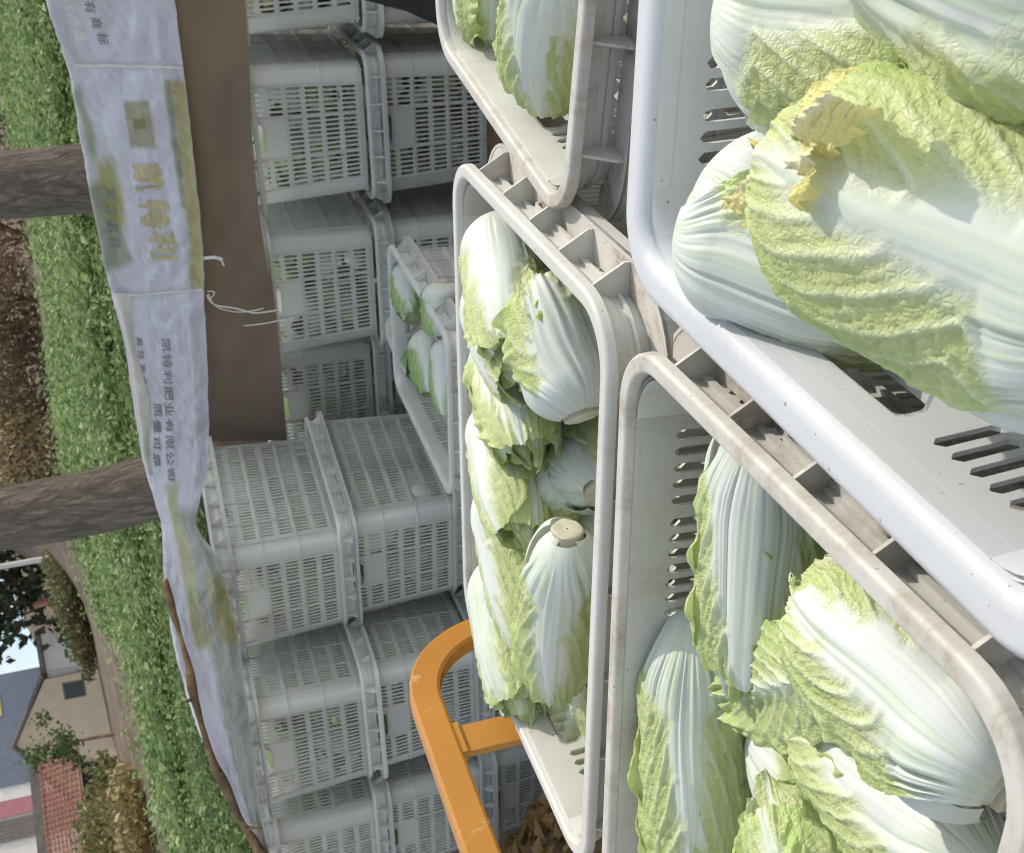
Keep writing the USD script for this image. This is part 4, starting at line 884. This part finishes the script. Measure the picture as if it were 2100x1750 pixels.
# crate B
Bb = [('cabbage with a white rib at the far side', (840, 545, -.62), (850, 660, -.60), .060, .3), ('cabbage with a white rib on the right', (905, 580, -.61), (910, 700, -.60), .060, .2),
      ('yellow green cabbage head at the far left', (820, 655, -.64), (865, 770, -.62), .060, 1.4), ('pale cabbage at the left end', (875, 680, -.61), (890, 815, -.60), .062, .2), ('cabbage on the right near the white rim', (930, 690, -.62), (930, 860, -.60), .062, .6)]
for i, (lab, b, t, rr, ro) in enumerate(Bb):
    cabbage(lab + ' in the low shaded crate', A(b[0], b[1], z=b[2]), A(t[0], t[1], z=t[2]), rr * 0.8, 80 + i, 0.40, ro, 5, tone=0.7, rib=.8, outer=lf_green)
# cabbages seen only through the slots of the stacked crates
low = cabbage('pale cabbage seen through the slots of the stacked crates', (0, 0, 0), (0.0, 0.27, 0.0), 0.073, 90, 0.26, 0.3, 4, 'cabbages inside the stacked crates', tone=0.75, stem=False)
g = np.random.default_rng(12); first = True
for o, x, y, z, a in stacked:
    for q in range(8):
        lx = -0.098 + 0.196 * (q % 2) + g.uniform(-.015, .015); ly = (-0.13 if (q // 2) % 2 == 0 else 0.14) + g.uniform(-.02, .02); lz = -0.285 + 0.15 * (q // 4) + g.uniform(-.01, .01)
        yaw = g.uniform(-0.25, 0.25) + (math.pi if g.random() < .5 else 0)
        Rr = rz(a + yaw) @ frame(np.array([0.02, 1.0, g.uniform(-.1, .1)]), np.array([g.normal(), 0.1, g.normal()]))
        ctr = np.array([x, y, z]) + rz(a) @ np.array([lx, ly, lz]) + EYE
        loc = ctr - Rr @ np.array([0, 0, 0.135])
        if first:
            first = False; m = np.eye(4); m[:3, :3] = Rr; m[:3, 3] = loc
            UsdGeom.Xformable(low).GetOrderedXformOps()[0].Set(Gf.Matrix4d(*m.T.ravel().tolist())); continue
        dup(low, loc, Rr, 'pale cabbage seen through the slots of the stacked crates', 'cabbages inside the stacked crates')
# ------------------------------------------------------------------ the printed sacking cover, the brown cloth, the branch
# (top of the strip, its foot), as seen from the yard, and how far off it hangs
ST = [(-300, 60, 295, 3.20), (0, 104, 352, 3.20), (130, 140, 372, 3.20), (250, 163, 388, 3.20), (450, 203, 409, 3.19), (560, 222, 416, 3.18), (700, 255, 420, 3.15), (850, 283, 422, 3.08), (950, 300, 420, 2.98), (1030, 322, 405, 2.86), (1070, 333, 398, 2.78),
      (1130, 338, 432, 2.70), (1220, 346, 462, 2.60), (1350, 366, 492, 2.54), (1480, 400, 508, 2.50), (1600, 452, 524, 2.48), (1740, 520, 548, 2.48), (1900, 580, 610, 2.44)]
st = np.array(ST, float); nu, nv = 430, 64
yy = np.linspace(-300, 1900, nu)
topx, botx, dep = (PchipInterpolator(st[:, 0], st[:, k])(yy) for k in (1, 2, 3))
top = np.stack([A(tx, y, y=dd) for tx, y, dd in zip(topx, yy, dep)]); bot = np.stack([A(bx_, y + 6, y=dd - 0.035) for bx_, y, dd in zip(botx, yy, dep)])
tv = np.linspace(0, 1, nv)[None, :, None]
G = top[:, None] * (1 - tv) + bot[:, None] * tv
Ug = np.broadcast_to(yy[:, None], (nu, nv)); Vg = np.broadcast_to(np.linspace(0, 1, nv)[None], (nu, nv))
arc_u = Ug / 2100 * 3.4
def nz2(a, b, sd): return N3(np.stack([a, b, 0 * a + sd * 3.3], -1), sd) * 2 - 1
wr = 0.030 * nz2(arc_u * 3, Vg * 1.5, 1) + 0.018 * nz2(arc_u * 7 + Vg * 2, Vg * 3, 2) + 0.010 * (np.abs(nz2(arc_u * 16 + Vg * 3, Vg * 6, 3)) - 0.5) + 0.006 * (np.abs(nz2(arc_u * 34 - Vg * 5, Vg * 12, 4)) - 0.5)
wr += 0.022 * sm(0.82, 1.0, Vg) * -1 + 0.02 * sm(0.16, 0.0, Vg)
wr *= np.where(Ug > 1000, 0.75, 1.0)
nrm = np.array([0.32, -0.92, 0.25]); nrm /= np.linalg.norm(nrm)
G = G + wr[..., None] * nrm
def cover_point(u, v, lift=0.003):
    fi = np.clip((np.asarray(u) + 300) / 2200 * (nu - 1), 0, nu - 1.001); fj = np.clip(np.asarray(v) * (nv - 1), 0, nv - 1.001)
    i, j = fi.astype(int), fj.astype(int); a, b = (fi - i)[..., None], (fj - j)[..., None]
    p = G[i, j] * (1 - a) * (1 - b) + G[i + 1, j] * a * (1 - b) + G[i, j + 1] * (1 - a) * b + G[i + 1, j + 1] * a * b
    return p + nrm * lift
C = np.ones((nu, nv, 3)) * [0.80, 0.81, 0.87]
def paint(mask, col, amt=1.0):
    m = (np.clip(mask, 0, 1) * amt)[..., None]; C[:] = C * (1 - m) + np.array(col) * m
soft = lambda a, b, x, w: sm(a - w, a + w, x) * (1 - sm(b - w, b + w, x))
jit = 0.03 * nz2(arc_u * 9, Vg * 5, 7)
fadep = 0.75 + 0.25 * nz2(arc_u * 20, Vg * 12, 8)
paint(soft(205, 300, Ug, 3) * soft(0.44, 0.68, Vg, 0.01) , (0.40, 0.36, 0.12), 0.6)                           # gold block
paint(soft(240, 262, Ug, 2) * soft(0.50, 0.62, Vg, 0.01), (0.30, 0.33, 0.14), 0.6)
paint(soft(160, 585, Ug, 4) * soft(0.885 - 0.0001 * 200, 1.1, Vg + jit, 0.012), (0.62, 0.60, 0.24), 0.65)      # yellow hem
paint(soft(160, 420, Ug, 4) * soft(0.83, 0.885, Vg, 0.01), (0.48, 0.52, 0.46), 0.8)
paint(soft(380, 560, Ug + 90 * Vg, 10) * soft(-0.1, 0.30 + 0.0, Vg + jit - (Ug - 560) * 0.0009, 0.02), (0.36, 0.42, 0.25), 0.6)   # green panel
paint(soft(330, 470, Ug, 25) * soft(0.08, 0.24, Vg + jit, 0.04), (0.50, 0.52, 0.16), 0.75)
paint(soft(180, 330, Ug, 15) * soft(0.03, 0.09, Vg + jit, 0.02), (0.33, 0.45, 0.18), 0.5)
paint(soft(990, 1330, Ug, 15) * soft(0.30, 0.55, Vg + jit * 2, 0.05), (0.52, 0.52, 0.14), 0.55)
paint(soft(1040, 1800, Ug, 20) * soft(0.55, 1.1, Vg + jit * 2, 0.06), (0.34, 0.39, 0.30), 0.55)
paint(soft(1180, 1320, Ug, 20) * soft(0.70, 1.1, Vg + jit * 2, 0.06), (0.55, 0.52, 0.20), 0.6)
Gt = G.reshape(-1, 3); back = (G - nrm * 0.004).reshape(-1, 3)
fc = grid_faces(nu, nv)
cover = thing('sacking_cover', 'printed white sacking cover hung in a strip above the stacked crates', 'cover')
part('sacking', (np.vstack([Gt, back]) + EYE, np.vstack([fc[:, ::-1], fc + nu * nv])), m_sack, cover, smooth=True, pv={'print': np.vstack([C.reshape(-1, 3)] * 2)})
# seams of the sewn sacks
for u in (133, 588):
    vv = np.linspace(0.06 if u == 133 else 0.02, 1.0, 40); part('seam', tube(cover_point(np.full(40, float(u)) + (0 if u == 133 else 20 * (1 - vv)), vv, 0.004) + EYE, 0.0045, 6), m_thread, cover)
# white turned-over upper fold, left half
uu = np.linspace(600, 960, 60); vvv = np.linspace(0, 1, 8)
fo = np.stack([cover_point(uu, 0.02 + (0.14 + 0.05 * np.sin(uu / 40)) * q, 0.006 + 0.014 * math.sin(q * 3.14)) for q in vvv], 1)
part('fold', (fo.reshape(-1, 3) + EYE, grid_faces(60, 8)[:, ::-1]), m_thread, cover, smooth=True)
from PIL import Image, ImageDraw, ImageFont
CJK = ImageFont.truetype(glob.glob('/opt/blender-*/*/datafiles/fonts/Noto Sans CJK Regular.woff2')[0], 64)
def glyph(ch, bold=1):
    im = Image.new('L', (88, 88)); ImageDraw.Draw(im).text((12, 4), ch, 255, CJK, stroke_width=bold)
    on = np.pad(np.asarray(im) > 127, ((0, 0), (1, 1))).astype(np.int8)
    rows, st_ = np.nonzero(np.diff(on, axis=1) == 1); en = np.nonzero(np.diff(on, axis=1) == -1)[1]
    if len(rows) == 0: return None
    sh = union_all(sbox(st_, -rows - 1, en, -rows)).buffer(0.5).buffer(-0.5).simplify(0.6)
    return affinity.translate(sh, -44, 44)
def print_char(ch, u, v, su, sv, m, shear=0.0, bold=1):
    """A printed character on the cover: it reads along the strip, turned a quarter as on the sack."""
    g_ = glyph(ch, bold)
    if g_ is None: return
    vs, fs, n0 = [], [], 0
    for p in polys(g_):
        a, b = trimesh.creation.triangulate_polygon(p, engine='earcut'); vs.append(np.asarray(a)); fs.append(np.asarray(b) + n0); n0 += len(a)
    a = np.vstack(vs); fcs = np.vstack(fs)
    w = cover_point(u + a[:, 0] / 32 * su, v + a[:, 1] / 32 * sv + shear * a[:, 0] / 32 * su, 0.0035)
    part('printed_character', (w + EYE, fcs), m, cover)
for ch, u, v in (('\u51ef', 362, 0.60), ('\u7279', 437, 0.61), ('\u5229', 502, 0.665)): print_char(ch, u, v, 31, 0.145, m_gold, bold=2)
for k, ch in enumerate('\u51ef\u7279\u5229\u80a5\u4e1a\u6709\u9650\u516c\u53f8'): print_char(ch, 705 + 33 * k, 0.54 - 0.012 * k, 15, 0.062, m_ink)
for k, ch in enumerate('\u8d28\u91cf\u53ef\u9760'): print_char(ch, 838 + 34 * k, 0.33 - 0.03 * k, 15, 0.062, m_ink)
for k, ch in enumerate('\u9ad8\u6548\u590d\u5408\u80a5\u6599'): print_char(ch, 700 + 27 * k, 0.20 - 0.004 * k, 10, 0.042, m_ink)
for k, ch in enumerate('\u519c\u7528\u4f18\u7b49\u54c1\u79cd'): print_char(ch, 665 + 29 * k, 0.09 - 0.004 * k, 11, 0.046, m_ink)
for k, ch in enumerate('\u590d\u5408\u80a5\u6599'): print_char(ch, 398 + 33 * k, 0.19 - 0.015 * k, 12, 0.05, m_ink)
for k, ch in enumerate('\u6709\u5546\u6807'): print_char(ch, 14 + 32 * k, 0.33 + 0.02 * k, 13, 0.045, m_ink)
for k, ch in enumerate('\u51c0\u542b\u91cf'): print_char(ch, 10 + 32 * k, 0.20 + 0.0 * k, 13, 0.045, m_sack if False else m_thread)
# brown cloth hanging below, in front of the rear stacks
nb, mb = 200, 40
yb = np.linspace(-320, 905, nb); bt = PchipInterpolator([-320, 0, 300, 500, 700, 905], [300, 345, 385, 402, 412, 412])(yb); bb = PchipInterpolator([-320, 0, 100, 300, 500, 640, 800, 905], [478, 503, 510, 518, 540, 566, 580, 588])(yb)
vb = np.linspace(0, 1, mb)
B = np.stack([np.stack([A(a * (1 - q) + b * q, y, y=float(np.interp(y, [0, 600, 760, 905], [3.235, 3.25, 3.29, 3.45])) - 0.02 * q) for q in vb]) for a, b, y in zip(bt, bb, yb)])
ub = yb[:, None] / 2100 * 3.4 + 0 * vb[None]; vbg = vb[None] + 0 * yb[:, None]
wb = 0.014 * nz2(ub * 2, vbg * 1.2, 21) + 0.020 * nz2(ub * 5 + vbg, vbg * 1.6, 22) + 0.007 * nz2(ub * 14, vbg * 4, 23)
B = B + wb[..., None] * np.array([0.1, -0.99, 0.05])
brown = thing('brown_cloth', 'plain brown cloth hanging below the printed sacking over the rear stacks', 'cloth')
fcb = grid_faces(nb, mb)
part('cloth', (np.vstack([B.reshape(-1, 3), (B + [0, 0.004, 0]).reshape(-1, 3)]) + EYE, np.vstack([fcb[:, ::-1], fcb + nb * mb])), m_cloth, brown, smooth=True)
def thread(px, name='frayed_thread', rad=0.0018):
    p = np.array([A(x, y, y=3.17) for x, y in px]); t = np.linspace(0, 1, len(p)); tt = np.linspace(0, 1, 20)
    q = np.stack([PchipInterpolator(t, p[:, k])(tt) for k in range(3)], 1)
    part(name, tube(q + EYE, rad, 5), m_thread, brown)
thread([(418, 530), (436, 528), (456, 533)], rad=0.005); thread([(452, 528), (459, 545)], rad=0.003)
thread([(425, 605), (440, 625), (480, 632), (530, 642), (570, 636)], rad=0.0025); thread([(428, 603), (445, 630), (500, 640), (540, 632)]); thread([(500, 668), (540, 664), (580, 655)]); thread([(425, 598), (440, 600), (432, 612)])
# the branch that carries the left end
bp = [(338, 1190), (352, 1245), (368, 1300), (385, 1360), (396, 1420), (412, 1480), (436, 1560), (462, 1615), (492, 1680), (520, 1725), (560, 1790), (620, 1880)]
P = np.array([A(x, y, y=2.44 - 0.0 * i) for i, (x, y) in enumerate(bp)]); t = np.linspace(0, 1, len(P)); tt = np.linspace(0, 1, 90)
q = np.stack([PchipInterpolator(t, P[:, k])(tt) for k in range(3)], 1); g = np.random.default_rng(4)
jj = 1 + 0.25 * (N3(np.stack(np.broadcast_arrays(tt[:, None] * 26, np.arange(14)[None] * 0.5, 0.0), -1), 2) - 0.5)
br = thing('branch', 'crooked bark covered branch propping the lower edge of the sacking', 'branch')
part('branch_wood', tube(q + EYE, 0.007 + 0.008 * tt + 0.003 * np.sin(tt * 23), 14, True, jj), m_stick, br, smooth=True)
for k in (34, 52, 68):
    e = q[k] + np.array([0.02, -0.03, 0.09 - 0.002 * k]); part('twig', tube(np.linspace(q[k], e, 4) + EYE, np.linspace(0.008, 0.003, 4), 6), m_stick, br)
# dead leaves heaped in front of the leftmost stack
g = np.random.default_rng(31); n = 2600
hx = g.normal(-3.2, 0.42, n); hy = g.normal(2.1, 0.42, n)
keepm = (hy < 2.47); hx, hy = hx[keepm], hy[keepm]
v, fcl = leafquads(g, len(hx), np.stack([hx, hy, land(hx, hy) + g.uniform(0, 0.05, len(hx))], 1), 0.035, 0.3, 0.4)
part('dead_leaves', (v, fcl), m_litter, None, label='dead leaves and dry weeds heaped on the ground below the leftmost stack', category='leaf litter', kind='stuff')
# something black at the top right corner: the hem of a dark coat hung over the rear stack
cx = [(-260, 600), (-60, 705), (0, 748), (12, 790), (25, 836), (38, 862), (50, 890), (75, 930), (60, 1010), (-260, 1010)]
poly = Polygon([(x, y) for y, x in cx])
a, b = trimesh.creation.triangulate_polygon(poly.segmentize(14), engine='earcut')
fr = np.array([A(x, y, y=2.55) for x, y in a]); sub = trimesh.Trimesh(fr, b, process=False)
for _ in range(2): sub = sub.subdivide()
fr = np.array(sub.vertices); b = np.array(sub.faces)
wv = 0.02 * (N3(fr * 9, 3) - 0.5)
fr2 = fr + np.array([0.3, -1, 0])[None] * wv[:, None]
coat = thing('dark_coat', 'hem of a black coat hanging at the upper right corner of the photo', 'coat')
part('hem', (np.vstack([fr2, fr2 + [0.02, 0.05, 0]]) + EYE, np.vstack([b, b[:, ::-1] + len(fr)])), m_black, coat, smooth=True)
